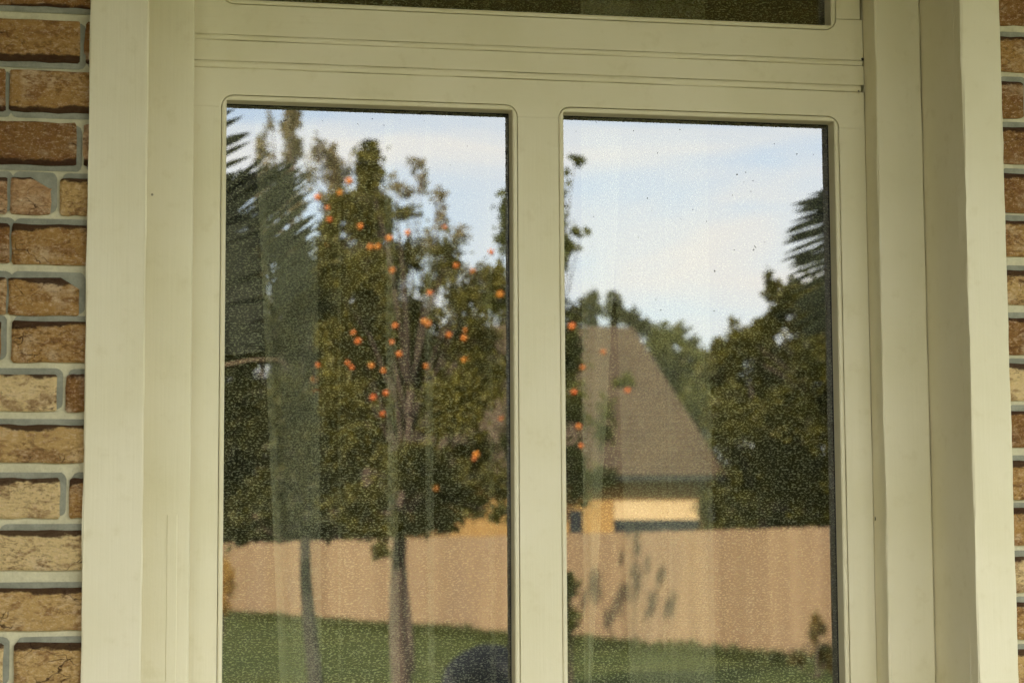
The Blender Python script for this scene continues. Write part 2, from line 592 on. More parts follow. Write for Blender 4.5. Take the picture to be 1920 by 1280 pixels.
def mat_lace(name='lace_net', amp=0.84, floor=0.02):
    mt, nt, out = new_mat(name)
    uv = nt.nodes.new('ShaderNodeUVMap'); uv.uv_map = 'UVMap'
    def mp(s):
        k = nt.nodes.new('ShaderNodeMapping'); k.inputs['Scale'].default_value = s
        nt.links.new(uv.outputs[0], k.inputs['Vector']); return k.outputs['Vector']
    dots = nd(nt, 'ShaderNodeTexNoise', Scale=1.0, Detail=1.5, Roughness=0.6, Distortion=0.6)
    nt.links.new(mp((235, 440, 1)), dots.inputs['Vector'])
    thr = step(nt, dots.outputs['Fac'], 0.515, 0.60)
    rows = nd(nt, 'ShaderNodeTexWave', Scale=1.0, Distortion=0.15)
    rows.bands_direction = 'Y'
    nt.links.new(mp((1, 80, 1)), rows.inputs['Vector'])
    lines = mth(nt, 'MULTIPLY_ADD', rows.outputs['Fac'], 0.35, 0.65)
    cov = mth(nt, 'MULTIPLY', thr, lines)
    cov = mth(nt, 'MULTIPLY_ADD', cov, amp, floor)
    df = nt.nodes.new('ShaderNodeBsdfDiffuse'); df.inputs['Color'].default_value = (0.52, 0.51, 0.34, 1)
    tl = nt.nodes.new('ShaderNodeBsdfTranslucent'); tl.inputs['Color'].default_value = (0.44, 0.43, 0.29, 1)
    m1 = nt.nodes.new('ShaderNodeMixShader'); m1.inputs[0].default_value = 0.35
    nt.links.new(df.outputs[0], m1.inputs[1]); nt.links.new(tl.outputs[0], m1.inputs[2])
    tp = nt.nodes.new('ShaderNodeBsdfTransparent')
    m2 = nt.nodes.new('ShaderNodeMixShader')
    nt.links.new(cov, m2.inputs[0]); nt.links.new(tp.outputs[0], m2.inputs[1]); nt.links.new(m1.outputs[0], m2.inputs[2])
    nt.links.new(m2.outputs[0], out.inputs['Surface'])
    return mt


M['lace'] = mat_lace()
M['hem'] = mat_lace('lace_hem', 0.36, 0.24)
M['hem_dense'] = mat_lace('lace_hem_doubled', 0.30, 0.42)

# ------------------------------------------------------------------ the ground
tag(link('ground', mesh_of('ground', [(-400, -700, 0), (400, -700, 0), (400, 300, 0), (-400, 300, 0)], [(0, 1, 2, 3)]), M['grass']), kind='structure')
SOFFIT_Z, PORCH_Y = 2.84, -2.4
tag(link('patio', box_mesh('patio', -5.0, 6.5, -2.9, 0.02, -0.1, 0.06), M['patio']), kind='structure')

# ------------------------------------------------------------------ window geometry measured on its planes
X_TL0, X_TL1 = wx(160.5, TRIM_Y), wx(271.5, TRIM_Y)
X_TR0, X_TR1 = wx(1818, TRIM_Y), wx(1892.5, TRIM_Y)
X_JL1 = wx(359.5, JAMB_Y)
X_JR0 = wx(1653.5, JAMB_Y)
Z_BOT, Z_TOP = 0.78, SOFFIT_Z - 0.06
# openings on the sash plane
OP = [(wx(421.5, SASH_Y), wx(963, SASH_Y)), (wx(1060, SASH_Y), wx(1571, SASH_Y, 560))]
OP_TOP = wz(207.5, SASH_Y, 1000)
OP_BOT = 0.90
GW = 0.0085                     # width of the glazing bead
Z_G1 = wz(92, SASH_Y, 960)      # quirk beads of the transom
Z_G2 = wz(141.5, SASH_Y, 960)
UP_BOT = wz(21.5, SASH_Y, 960)  # lower edge of the upper light
UP_TOP = Z_TOP - 0.07
UP = (wx(425, SASH_Y, 10), wx(1558, SASH_Y, 20))

win = empty('window', ((X_TL0 + X_TR1) / 2, 0.2, Z_BOT), 'cream painted wooden window with two tall panes and dark upper light, set in brick wall', 'window')

# architraves (flat casing boards on the wall face)
def upright(name, x0, x1, y0, y1, z0, z1, seed, amp=0.0008, r=0.002, mat='paint_v'):
    o = link(name, sweep(name, rounded_profile(x0, x1, y0, y1, r), 'z', z0, z1, 90, amp, seed), M[mat], win)
    for p in o.data.polygons: p.use_smooth = False
    return o

upright('casing', X_TL0, X_TL1, TRIM_Y, TRIM_Y + 0.03, Z_BOT, Z_TOP, 1, 0.0018)
upright('casing', X_TR0, X_TR1, TRIM_Y, TRIM_Y + 0.03, Z_BOT, Z_TOP, 2, 0.0022, 0.0028)
# reveal boards between casing and jamb, with the open crack at the joint
upright('reveal_board', X_TL1 - 0.022, X_TL1 - 0.001, TRIM_Y + 0.031, JAMB_Y + 0.05, Z_BOT, Z_TOP, 3)
upright('reveal_board', X_TR0 + 0.001, X_TR0 + 0.022, TRIM_Y + 0.031, JAMB_Y + 0.05, Z_BOT, Z_TOP, 4)
# jambs
upright('jamb', X_TL1 - 0.0002, X_JL1, JAMB_Y, SASH_Y + 0.05, Z_BOT, Z_TOP, 5, 0.0008, 0.003)
upright('jamb', X_JR0, X_TR0 + 0.0003, JAMB_Y, SASH_Y + 0.05, Z_BOT, Z_TOP, 6, 0.0016, 0.004)
upright('jamb_strip', X_TL1 + 0.040, X_TL1 + 0.0555, JAMB_Y - 0.0011, JAMB_Y + 0.002, Z_BOT, wz(965, JAMB_Y, 320), 8, 0.0008, 0.0012)
# head board and sill of the box
link('head_board', sweep('head_board', rounded_profile(Z_TOP + 0.0005, Z_TOP + 0.055, TRIM_Y, SASH_Y + 0.05, 0.002), 'x', X_TL0, X_TR1, 60, 0.0006, 7), M['paint_h'], win)
sl = box_mesh('sill', X_TL0 - 0.03, X_TR1 + 0.03, -0.06, SASH_Y + 0.05, Z_BOT - 0.05, Z_BOT - 0.0005)
bevel(link('sill', sl, M['paint_h'], win), 0.006, 3)

SX0, SX1 = X_JL1 + 0.0007, X_JR0 - 0.0007       # sash edges
RB = 0.020                                       # radius of the bead's outer corner


def arc(cx, cz, r, a0, a1, n=8):
    return [(cx + r * math.cos(a0 + (a1 - a0) * k / n), cz + r * math.sin(a0 + (a1 - a0) * k / n)) for k in range(n + 1)]


GAP = 0.0009
B = [(a - GW, b + GW) for a, b in OP]
bt, bb = OP_TOP + GW, OP_BOT - GW
rail_top = Z_G2 - 0.006
# top rail with rounded notches over each pane
pts = [(SX0, rail_top), (SX0, bt - RB)]
for (x0, x1) in B:
    pts += [(x0 - 0, bt - RB)]
    pts += arc(x0 + RB, bt - RB, RB, math.pi, math.pi / 2)[1:]
    pts += arc(x1 - RB, bt - RB, RB, math.pi / 2, 0)
pts += [(SX1, bt - RB), (SX1, rail_top)]
# quirk line at the stile joint on the right is a separate board end
bevel(link('top_rail', prism_xz('top_rail', pts, SASH_Y, SASH_Y + 0.05), M['paint_h'], win), 0.0009)
pts = [(SX0, bb - 0.08), (SX1, bb - 0.08), (SX1, bb + RB)]
for (x0, x1) in reversed(B):
    pts += [(x1, bb + RB)]
    pts += arc(x1 - RB, bb + RB, RB, 0, -math.pi / 2)[1:]
    pts += arc(x0 + RB, bb + RB, RB, -math.pi / 2, -math.pi)
pts += [(SX0, bb + RB)]
bevel(link('bottom_rail', prism_xz('bottom_rail', pts, SASH_Y, SASH_Y + 0.05), M['paint_h'], win), 0.0009)
zs0, zs1 = bb + RB, bt - RB


def stile(name, x0, x1, seed):
    return link(name, sweep(name, rounded_profile(x0, x1, SASH_Y, SASH_Y + 0.05, 0.0009, 2), 'z', zs0, zs1, 60, 0.0003, seed), M['paint_v'], win)


stile('stile', SX0, B[0][0], 11)
stile('stile', B[1][1], SX1, 12)
stile('mullion', B[0][1], B[1][0], 13)

# transom: half-round quirk beads and flat strip
SW = SASH_Y
def half_round(p0, p1, y, h):
    pr = [(p0, y + 0.03)]
    for k in range(9):
        a = math.pi * k / 8
        pr.append(((p0 + p1) / 2 - (p1 - p0) / 2 * math.cos(a), y - h * math.sin(a)))
    pr.append((p1, y + 0.03))
    return pr


link('quirk_bead', sweep('quirk_bead', half_round(Z_G2 - 0.0055, Z_G2 + 0.0055, SW + 0.001, 0.003), 'x', SX0, SX1 - 0.006, 120, 0.0009, 21), M['paint_h'], win)
link('quirk_bead', sweep('quirk_bead', half_round(Z_G1 - 0.0042, Z_G1 + 0.0042, SW + 0.001, 0.0025), 'x', SX0, SX1 - 0.002, 120, 0.0010, 22), M['paint_h'], win)
link('transom', sweep('transom', rounded_profile(Z_G2 + 0.006, Z_G1 - 0.0047, SW, SW + 0.05, 0.0012), 'x', SX0, SX1, 60, 0.0004, 23), M['paint_h'], win)
# backing behind the beads so that no light passes
link('transom_core', box_mesh('transom_core', SX0, SX1, SW + 0.012, SW + 0.048, rail_top - 0.001, Z_G1 + 0.008), M['paint_h'], win)

# upper light
ub = (UP[0] - GW, UP[1] + GW)
pts = [(SX0, Z_G1 + 0.0047), (SX1, Z_G1 + 0.0047), (SX1, UP_BOT - GW + RB), (ub[1], UP_BOT - GW + RB)]
pts += arc(ub[1] - RB, UP_BOT - GW + RB, RB, 0, -math.pi / 2)[1:]
pts += arc(ub[0] + RB, UP_BOT - GW + RB, RB, -math.pi / 2, -math.pi)
pts += [(SX0, UP_BOT - GW + RB)]
bevel(link('upper_bottom_rail', prism_xz('upper_bottom_rail', pts, SASH_Y, SASH_Y + 0.05), M['paint_h'], win), 0.0009)
for nm, x0, x1, sd in (('upper_stile', SX0, ub[0], 14), ('upper_stile', ub[1], SX1 - 0.004, 15)):
    link(nm, sweep(nm, rounded_profile(x0, x1, SASH_Y, SASH_Y + 0.05, 0.0009, 2), 'z', UP_BOT - GW + RB + 0.0006, Z_TOP, 40, 0.0005, sd), M['paint_v'], win)
link('upper_top_rail', box_mesh('upper_top_rail', ub[0] + 0.0005, ub[1] - 0.0005, SASH_Y, SASH_Y + 0.05, UP_TOP + GW, Z_TOP), M['paint_h'], win)


def bead_ring(x0, x1, z0, z1, y_front, y_back):
    """glazing bead: round-cornered outside, square inside, gently rolled face"""
    def ring(off, y, rad, n=8):
        a, b, c, d = x0 - off, x1 + off, z0 - off, z1 + off
        r = max(rad, 0.0003)
        p = []
        for cx, cz, s in ((a + r, c + r, math.pi), (b - r, c + r, 1.5 * math.pi), (b - r, d - r, 0.0), (a + r, d - r, 0.5 * math.pi)):
            for k in range(n + 1):
                an = s + math.pi / 2 * k / n
                p.append((cx + r * math.cos(an), y, cz + r * math.sin(an)))
        return p
    o = GW - GAP
    rings = [ring(o, y_back - 0.01, RB - GAP), ring(o, y_front + 0.0018, RB - GAP), ring(o - 0.0009, y_front + 0.0002, RB - GAP - 0.0009),
             ring(o * 0.55, y_front - 0.0004, RB * 0.5), ring(0.0016, y_front + 0.0001, 0.003), ring(0.0, y_front + 0.0016, 0.0018), ring(0.0, y_back, 0.0018)]
    n = len(rings[0])
    v = [p for r in rings for p in r]
    f = []
    for k in range(len(rings) - 1):
        for i in range(n):
            j = (i + 1) % n
            f.append((k * n + i, k * n + j, (k + 1) * n + j, (k + 1) * n + i))
    me = mesh_of('glazing_bead', v, f)
    bm = bmesh.new(); bm.from_mesh(me)
    for vv in bm.verts:
        c = vv.co
        w = mnoise.noise(Vector((c.x * 14, c.z * 14, 7))) * 0.0006
        if c.y < y_back - 0.005: c.x += w; c.z += w
    bmesh.ops.recalc_face_normals(bm, faces=bm.faces)
    bm.to_mesh(me); bm.free()
    return me


def pane(name, x0, x1, z0, z1, label):
    e = 0.006
    me = box_mesh(name, x0 - e, x1 + e, GLASS_Y, GLASS_Y + 0.004, z0 - e, z1 + e)
    me.materials.append(M['glass']); me.materials.append(M['glass_in'])
    for p in me.polygons:
        p.material_index = 0 if p.normal.y < -0.5 else 1
    o = link(name, me, None, win)
    o['label'] = label
    return o


for i, (x0, x1) in enumerate(OP):
    link('glazing_bead', bead_ring(x0, x1, OP_BOT, OP_TOP, SASH_Y, GLASS_Y - 0.0004), M['paint_v'], win)
    pane('pane', x0, x1, OP_BOT, OP_TOP, ('left tall pane mirroring an orange tree and palm frond', 'right tall pane mirroring sky and a hipped roof')[i])
link('glazing_bead', bead_ring(UP[0], UP[1], UP_BOT, UP_TOP, SASH_Y, GLASS_Y - 0.0004), M['paint_v'], win)
pane('pane', UP[0], UP[1], UP_BOT, UP_TOP, 'dark wide pane of the upper light at the top edge')

# black strip along top and right of each tall pane (sits on the glass)
def edge_strip(x0, x1, z0, z1, sd):
    w = 0.0016
    prt = []
    for (a, b, c, d) in ((x0, x1, z1 - w, z1 + 0.0005), (x1 - w, x1 + 0.0005, z0, z1 - w)):
        nn = 60
        V, F = [], []
        hor = (b - a) > (d - c)
        for k in range(nn + 1):
            t = k / nn
            j = w * (0.6 * mnoise.noise(Vector((t * 14, sd, c))) + 0.7 * max(0, mnoise.noise(Vector((t * 45, sd, c + 3)))))
            if hor:
                x = a + (b - a) * t
                V += [(x, GLASS_Y - 0.0012, d), (x, GLASS_Y - 0.0007, c - j)]
            else:
                z = c + (d - c) * t
                V += [(b, GLASS_Y - 0.0012, z), (a - j, GLASS_Y - 0.0007, z)]
        for k in range(nn):
            F.append((2 * k, 2 * k + 1, 2 * k + 3, 2 * k + 2))
        prt.append((V, F))
    v, f = merge(prt)
    link('glass_strip', mesh_of('glass_strip', v, f), M['edge_strip'], win)


for i, (x0, x1) in enumerate(OP): edge_strip(x0, x1, OP_BOT, OP_TOP, i)

# dirt: fly specks on the glass, one on the frame
def blob(c, rx, rz, ry=0.0004, rot=0.0):
    v, f = [], []
    ca, sa = math.cos(rot), math.sin(rot)
    n = 8
    v.append((c[0], c[1] - ry, c[2]))
    for k in range(n):
        a = 2 * math.pi * k / n
        jx = rx * math.cos(a) * random.uniform(0.75, 1.2); jz = rz * math.sin(a) * random.uniform(0.75, 1.2)
        v.append((c[0] + jx * ca - jz * sa, c[1], c[2] + jx * sa + jz * ca))
    for k in range(n): f.append((0, 1 + k, 1 + (k + 1) % n))
    return v, f


specks = [(1382, 327, 3, 2.4), (1398, 323, 2, 1.6), (1412, 339, 3, 1), (1408, 359, 1.5, 1.2), (1374, 366, 2, 1.4), (1214, 372, 2, 2), (1340, 508, 2.4, 2.8), (1377, 469, 1.6, 1.6),
          (1413, 468, 3, 3), (1416, 463, 1.4, 6, 0.6), (1494, 289, 2, 1.6), (1525, 290, 1.3, 1.3), (1188, 245, 1.2, 2.6), (1275, 243, 3, 1.2, 0.5), (1452, 270, 1.5, 1.5), (1325, 415, 1.3, 1.3), (1277, 411, 1.2, 1.2), (1113, 406, 1.4, 1),
          (1197, 445, 1.2, 1.5), (1339, 583, 2.4, 2), (1239, 581, 2.5, 1.5), (1230, 562, 1.2, 2), (1118, 229, 1, 4, 0.5), (1233, 287, 1.2, 3, -.4),
          (535, 226, 7, 2.0, 0.3), (527, 228, 2, 2), (605, 227, 1.3, 1.5), (656, 211, 1.3, 1.3), (698, 223, 3, 0.9), (720, 235, 1.5, 1.5), (789, 345, 1.3, 1.8), (919, 219, 2.4, 1.5), (876, 274, 1.4, 1.2), (806, 382, 1.2, 1.2), (671, 233, 1.3, 1.1), (750, 224, 1, 1), (796, 227, 1.2, 1)]
prt = []
for s in specks:
    c = W(s[0], s[1], GLASS_Y - 0.0002)
    k = 0.5 * 3.36 / FPX
    prt.append(blob(c, s[2] * k * 1.25, s[3] * k * 1.25, 0.0003, s[4] if len(s) > 4 else 0))
for _ in range(70):     # finer dust lower down
    q = random.choice(OP)
    c = (random.uniform(*q), GLASS_Y - 0.0002, random.uniform(1.2, OP_TOP))
    r = random.uniform(0.0003, 0.0007)
    prt.append(blob(c, r, r, 0.0002))
v, f = merge(prt)
tag(link('fly_specks', mesh_of('fly_specks', v, f), M['speck'], win), kind='stuff')
prt = [blob(W(1641, 972, SASH_Y - 0.022), 0.0011, 0.0036, 0.0008), blob(W(1617, 111, SASH_Y - 0.002), 0.0028, 0.0028, 0.001, 0.7), blob(W(1610, 171, SASH_Y - 0.0012), 0.0016, 0.0014, 0.0008)]
v, f = merge(prt)
link('dirt_mark', mesh_of('dirt_mark', v, f), M['speck'], win)

# ------------------------------------------------------------------ brick wall
BR_F = 0.010                    # brick face depth
MO_F = 0.0165                   # mortar face depth
wall = empty('brick_wall', (X_TL0 - 1.0, 0.1, 0.0), 'outside wall of mottled brown bricks with pale cream mortar round the window', 'wall')
for nm, a, b, c, d in (('wall_face', -4.4, X_TL0 + 0.02, 0.0, 2.95), ('wall_face', X_TR1 - 0.02, 6.0, 0.0, 2.95),
                       ('wall_face', X_TL0 + 0.021, X_TR1 - 0.021, 0.0, Z_BOT - 0.051)):
    link(nm, box_mesh(nm, a, b, MO_F, 0.27, c, d), M['mortar'], wall)
link('wall_face', box_mesh('wall_face', X_TL0 + 0.021, X_TR1 - 0.021, MO_F, 0.27, Z_TOP + 0.056, 2.95), M['mortar'], wall)


def brick_mesh(w, h, seed, chip=None):
    rs = random.Random(seed)
    pts = []
    nx, nz = max(5, int(w / 0.018)), 4
    r = 0.0028
    def edge(ax, az, bx, bz, n):
        for k in range(n):
            t = k / (n - 1)
            pts.append([ax + (bx - ax) * t, az + (bz - az) * t])
    hx, hz = w / 2, h / 2
    edge(-hx + r, -hz, hx - r, -hz, nx); edge(hx, -hz + r, hx, hz - r, nz)
    edge(hx - r, hz, -hx + r, hz, nx); edge(-hx, hz - r, -hx, -hz + r, nz)
    for p in pts:
        p[0] += rs.uniform(-1, 1) * 0.0009; p[1] += rs.uniform(-1, 1) * 0.0011
        if chip:
            cx, cz = chip
            if p[0] > hx - cx and p[1] > hz - cz:
                t = min(1.0, (p[0] - (hx - cx)) / cx)
                p[1] = min(p[1], hz - cz * t * 1.0 + rs.uniform(-1, 1) * 0.001)
    n = len(pts)
    v = [(p[0], MO_F - BR_F + 0.002, p[1]) for p in pts]
    v += [(p[0], 0.0022, p[1]) for p in pts]
    v += [(p[0] * (1 - 0.0034 / hx), rs.uniform(-0.0004, 0.0006), p[1] * (1 - 0.0034 / hz)) for p in pts]
    v += [(p[0] * (1 - 0.012 / hx), rs.uniform(-0.0012, 0.0006), p[1] * (1 - 0.012 / hz)) for p in pts]
    f = []
    for k in range(3):
        for i in range(n):
            j = (i + 1) % n
            f.append((k * n + i, k * n + j, (k + 1) * n + j, (k + 1) * n + i))
    f.append(tuple(range(3 * n, 4 * n)))
    me = mesh_of('brick', v, f)
    for p in me.polygons: p.use_smooth = False
    me.materials.append(M['brick'])
    return me


band_parts = []
brick_count = [0]


def add_brick(x0, x1, z0, z1, col, shadow_top=True, chip=None, mesh=None, bead=True):  # bead: adds the grey plate for the printed shadow
    w, h = x1 - x0, z1 - z0
    if mesh is None:
        mesh = brick_mesh(w, h, brick_count[0] + 100, chip)
    cx, cz = (x0 + x1) / 2, (z0 + z1) / 2
    o = link('brick', mesh, None, wall, (cx, BR_F, cz))
    brick_count[0] += 1
    o.color = (col[0], col[1], col[2], 1.0 if shadow_top else 0.0)
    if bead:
        # grey plate for the printed shadow along one long side and the right end, a few mm behind the brick's face
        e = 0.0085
        s = 1 if shadow_top else -1
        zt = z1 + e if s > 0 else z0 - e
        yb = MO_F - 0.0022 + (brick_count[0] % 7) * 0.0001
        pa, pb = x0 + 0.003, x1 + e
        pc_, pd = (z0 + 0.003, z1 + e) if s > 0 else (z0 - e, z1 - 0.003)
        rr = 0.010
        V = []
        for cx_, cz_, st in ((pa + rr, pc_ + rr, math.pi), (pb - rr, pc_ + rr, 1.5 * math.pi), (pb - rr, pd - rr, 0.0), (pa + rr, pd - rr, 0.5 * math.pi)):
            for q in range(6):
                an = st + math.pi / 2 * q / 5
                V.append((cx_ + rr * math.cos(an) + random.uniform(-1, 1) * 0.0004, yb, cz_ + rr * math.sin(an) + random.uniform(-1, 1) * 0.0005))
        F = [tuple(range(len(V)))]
        band_parts.append((V, F))
    return o


DK = (0.27, 0.135, 0.038); MD = (0.42, 0.240, 0.074); TN = (0.54, 0.35, 0.130); PL = (0.70, 0.52, 0.245); PK = (0.50, 0.295, 0.135)
shade = [DK, MD, TN, PL, PK]
left_rows = [  # y top, y bottom, painted shadow on top?, [(x0, x1, colour, chip)]
    (-45, 12, 0, [(-70, 164, DK, None)]),
    (37, 116, 0, [(-80, 142, MD, None), (153, 166, DK, None)]),
    (132, 210, 0, [(-190, 2, DK, None), (8, 166, MD, None)]),
    (229, 309, 0, [(-90, 137, DK, None), (152, 166, PK, None)]),
    (333, 402, 1, [(-120, 8, PK, None), (14, 91, PK, (0.030, 0.016)), (108, 166, TN, None)]),
    (420, 495, 1, [(-150, 14, DK, None), (18, 166, MD, None)]),
    (520, 591, 1, [(-160, 10, MD, None), (14, 147, MD, (0.022, 0.016))]),
    (602, 679, 1, [(-150, 1, DK, None), (21, 166, MD, None)]),
    (701, 771, 1, [(-60, 108, PL, None), (125, 166, DK, None)]),
    (796, 867, 1, [(-100, 166, TN, None)]),
    (896, 971, 1, [(-60, 117, PL, None), (134, 166, MD, None)]),
    (993, 1069, 1, [(2, 166, PL, None), (-160, -14, MD, None)]),
    (1102, 1181, 1, [(-110, 166, TN, None)]),
    (1204, 1286, 1, [(-130, 17, PL, None), (37, 166, TN, None)]),
]
row_z = []
for (ya, yb_, top, bl) in left_rows:
    z1, z0 = wz(ya, BR_F, 80), wz(yb_, BR_F, 80)
    row_z.append((z0, z1))
    for (xa, xb, col, chip) in bl:
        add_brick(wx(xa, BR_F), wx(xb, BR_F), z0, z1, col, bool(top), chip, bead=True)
# the courses run on to the left, out of the picture
variants = [brick_mesh(0.185, 0.058, 900 + k) for k in range(6)]
pitch = (row_z[0][1] - row_z[-1][1]) / 13.0
for r in range(len(left_rows)):
    xe = min(wx(b[0], BR_F) for b in left_rows[r][3]) - 0.013
    for k in range(5):
        x1 = xe - k * 0.198
        add_brick(x1 - 0.185, x1, (row_z[r][0] + row_z[r][1]) / 2 - 0.029, (row_z[r][0] + row_z[r][1]) / 2 + 0.029, random.choice(shade), bool(left_rows[r][2]), None, random.choice(variants))
zlow = row_z[-1][0] - 0.015
r = 0
while zlow > 0.75:
    for k in range(6):
        x1 = X_TL0 - 0.008 - (0.1 if r % 2 else 0.0) - k * 0.198
        add_brick(x1 - 0.185, x1, zlow - 0.058, zlow, random.choice(shade), True, None, random.choice(variants))
    zlow -= pitch; r += 1
right_rows = [(-25, 47, DK), (69, 134, MD), (153, 221, DK), (238, 306, DK), (325, 398, DK), (413, 481, MD), (507, 570, TN), (595, 665, DK), (681, 751, PL), (769, 839, DK), (863, 936, MD), (952, 1022, MD), (1042, 1111, PL), (1128, 1199, MD), (1217, 1290, TN)]
xr = X_TR1 - 0.004
for k, (ya, yb_, col) in enumerate(right_rows):
    z1, z0 = wz(ya, BR_F, 1900), wz(yb_, BR_F, 1900)
    lens = (0.07, 0.13, 0.045, 0.10, 0.15)[k % 5]
    add_brick(xr, xr + lens, z0, z1, col, True, (0.02, 0.014) if k in (5, 12) else None)
    for j in range(5):
        x0 = xr + lens + 0.013 + j * 0.198
        add_brick(x0, x0 + 0.185, (z0 + z1) / 2 - 0.029, (z0 + z1) / 2 + 0.029, random.choice(shade), True, None, random.choice(variants))
zup = row_z[0][1] + 0.016
zr0 = max(wz(a[0], BR_F, 1900) for a in right_rows) + 0.016
for sd, zst in ((0, zup), (1, zr0)):
    zz, r = zst, 0
    while zz + 0.058 < SOFFIT_Z - 0.005:
        for k in range(5):
            if sd == 0:
                x1 = X_TL0 + 0.004 - (0.1 if r % 2 else 0.0) - k * 0.198
                x0 = x1 - 0.185
            else:
                x0 = xr + (0.1 if r % 2 else 0.0) + k * 0.198
                x1 = x0 + 0.185
            add_brick(x0, x1, zz, zz + 0.058, random.choice(shade), True, None, random.choice(variants))
        zz += pitch; r += 1
v, f = merge(band_parts)
tag(link('shadow_band', mesh_of('shadow_band', v, f), M['shadow_band'], wall), kind='stuff')

# ------------------------------------------------------------------ porch, roof and the dark room behind
porch = empty('porch_roof', (0, -1.2, SOFFIT_Z), 'boarded porch roof over the window, mirrored dark in the upper pane', 'porch')
k = 0
y = 0.0
while y > PORCH_Y + 0.05:
    link('soffit_board', box_mesh('soffit_board', -4.4, 6.0, y - 0.146, y - 0.004, SOFFIT_Z + (k % 2) * 0.001, SOFFIT_Z + 0.02), M['soffit'], porch)
    y -= 0.15; k += 1
link('soffit_deck', box_mesh('soffit_deck', -4.4, 6.0, PORCH_Y, 0.3, SOFFIT_Z + 0.021, SOFFIT_Z + 0.10), M['soffit'], porch)
link('fascia', box_mesh('fascia', -4.45, 6.05, PORCH_Y - 0.03, PORCH_Y - 0.001, SOFFIT_Z - 0.06, SOFFIT_Z + 0.14), M['post'], porch)
for px_ in (-3.2, 4.6):
    link('post', box_mesh('post', px_ - 0.06, px_ + 0.06, PORCH_Y + 0.03, PORCH_Y + 0.15, 0.061, SOFFIT_Z - 0.001), M['post'], porch)
tag(link('light_block_wall', box_mesh('light_block_wall', -1.35, -1.1, PORCH_Y, MO_F - 0.001, 0.061, SOFFIT_Z - 0.001), M['added_wall']), 'added unseen brown wall blocking light left of the window', 'wall')  # unseen wall, added to keep light off the left-facing reveals
roof_v = [(-4.7, PORCH_Y - 0.15, 2.99), (6.3, PORCH_Y - 0.15, 2.99), (6.3, 4.2, 5.3), (-4.7, 4.2, 5.3), (-4.7, 10.5, 2.99), (6.3, 10.5, 2.99)]
roof_v2 = [(a, b, c + 0.14) for a, b, c in roof_v]
tag(link('house_roof', mesh_of('house_roof', roof_v + roof_v2, [(0, 3, 2, 1), (3, 4, 5, 2), (6, 7, 8, 9), (9, 8, 11, 10), (0, 1, 7, 6), (1, 2, 8, 7), (2, 5, 11, 8), (5, 4, 10, 11), (4, 3, 9, 10), (3, 0, 6, 9)]), M['roof_tile']), 'brown tiled roof of the brick house above the porch', 'roof')
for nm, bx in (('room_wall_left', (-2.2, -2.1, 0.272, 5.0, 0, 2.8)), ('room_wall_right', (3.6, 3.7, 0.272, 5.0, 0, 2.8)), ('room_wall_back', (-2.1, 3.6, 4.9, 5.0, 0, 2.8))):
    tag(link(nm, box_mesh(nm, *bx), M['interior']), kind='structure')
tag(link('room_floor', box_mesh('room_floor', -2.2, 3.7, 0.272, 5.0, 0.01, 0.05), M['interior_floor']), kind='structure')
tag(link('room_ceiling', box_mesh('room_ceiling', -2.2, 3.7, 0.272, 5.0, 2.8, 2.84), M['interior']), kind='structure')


# ------------------------------------------------------------------ lace curtains
def curtain(name, path, label, z0=0.8, z1=2.78, parent=None, mat='lace'):
    """path: (pixel x at the picture's top, pixel x at its bottom, depth); doubles back where the net is folded"""
    nz = 24
    # densify the path
    P = []
    for (a0, a1, d0), (b0, b1, d1) in zip(path[:-1], path[1:]):
        n = max(2, int(abs(b0 - a0) / 9))
        for k in range(n):
            t = k / n
            P.append((a0 + (b0 - a0) * t, a1 + (b1 - a1) * t, d0 + (d1 - d0) * t))
    P.append(path[-1])
    V, F, UV = [], [], []
    cy0 = GLASS_Y + 0.045
    arcl = [0.0]
    for p, q in zip(P[:-1], P[1:]):
        arcl.append(arcl[-1] + abs(wx(q[0], cy0) - wx(p[0], cy0)) + abs(q[2] - p[2]) + 1e-4)
    zt, zb = wz(0, cy0), wz(1280, cy0)
    for j in range(nz + 1):
        z = z0 + (z1 - z0) * j / nz
        t = (zt - z) / (zt - zb)
        for i, p in enumerate(P):
            yy = cy0 + p[2]
            xpx = p[0] + (p[1] - p[0]) * max(-0.4, t)
            wob = 0.004 * math.sin(arcl[i] * 52.0 + z * 1.2) + 0.002 * math.sin(arcl[i] * 131.0)
            V.append((wx(xpx, cy0), yy + wob, z))
            UV.append((arcl[i], z))
    n = len(P)
    for j in range(nz):
        for i in range(n - 1):
            F.append((j * n + i, j * n + i + 1, (j + 1) * n + i + 1, (j + 1) * n + i))
    me = mesh_of(name, V, F, True)
    uvl = me.uv_layers.new(name='UVMap')
    for lp in me.loops:
        uvl.data[lp.index].uv = UV[lp.vertex_index]
    o = link(name, me, M[mat], parent)
    if parent is not None: return o
    return tag(o, label, 'curtain', 'net curtains behind the glass')


cu = curtain('net_curtain', [(330, 330, .020), (640, 645, .024), (633, 638, .028), (735, 748, .030), (722, 732, .034), (808, 815, .036), (799, 806, .040), (930, 938, .042), (918, 926, .046), (1000, 1000, .05)],
             'sheer lace curtain with folded hem hanging behind the left tall pane')
curtain('folded_hem', [(463, 530, .010), (588, 608, .004)], None, parent=cu, mat='hem')
curtain('folded_hem', [(722, 734, .016), (738, 752, .012)], None, parent=cu, mat='hem')
curtain('folded_hem', [(800, 807, .016), (810, 818, .012)], None, parent=cu, mat='hem')
curtain('folded_hem', [(463, 530, .006), (476, 543, .002)], None, parent=cu, mat='hem')
cu = curtain('net_curtain', [(1003, 1003, .05), (1258, 1258, .036), (1247, 1247, .032), (1332, 1332, .030), (1328, 1328, .027), (1610, 1612, .02), (1720, 1720, .03)],
             'sheer lace curtain with slanting edge hanging behind the right tall pane')
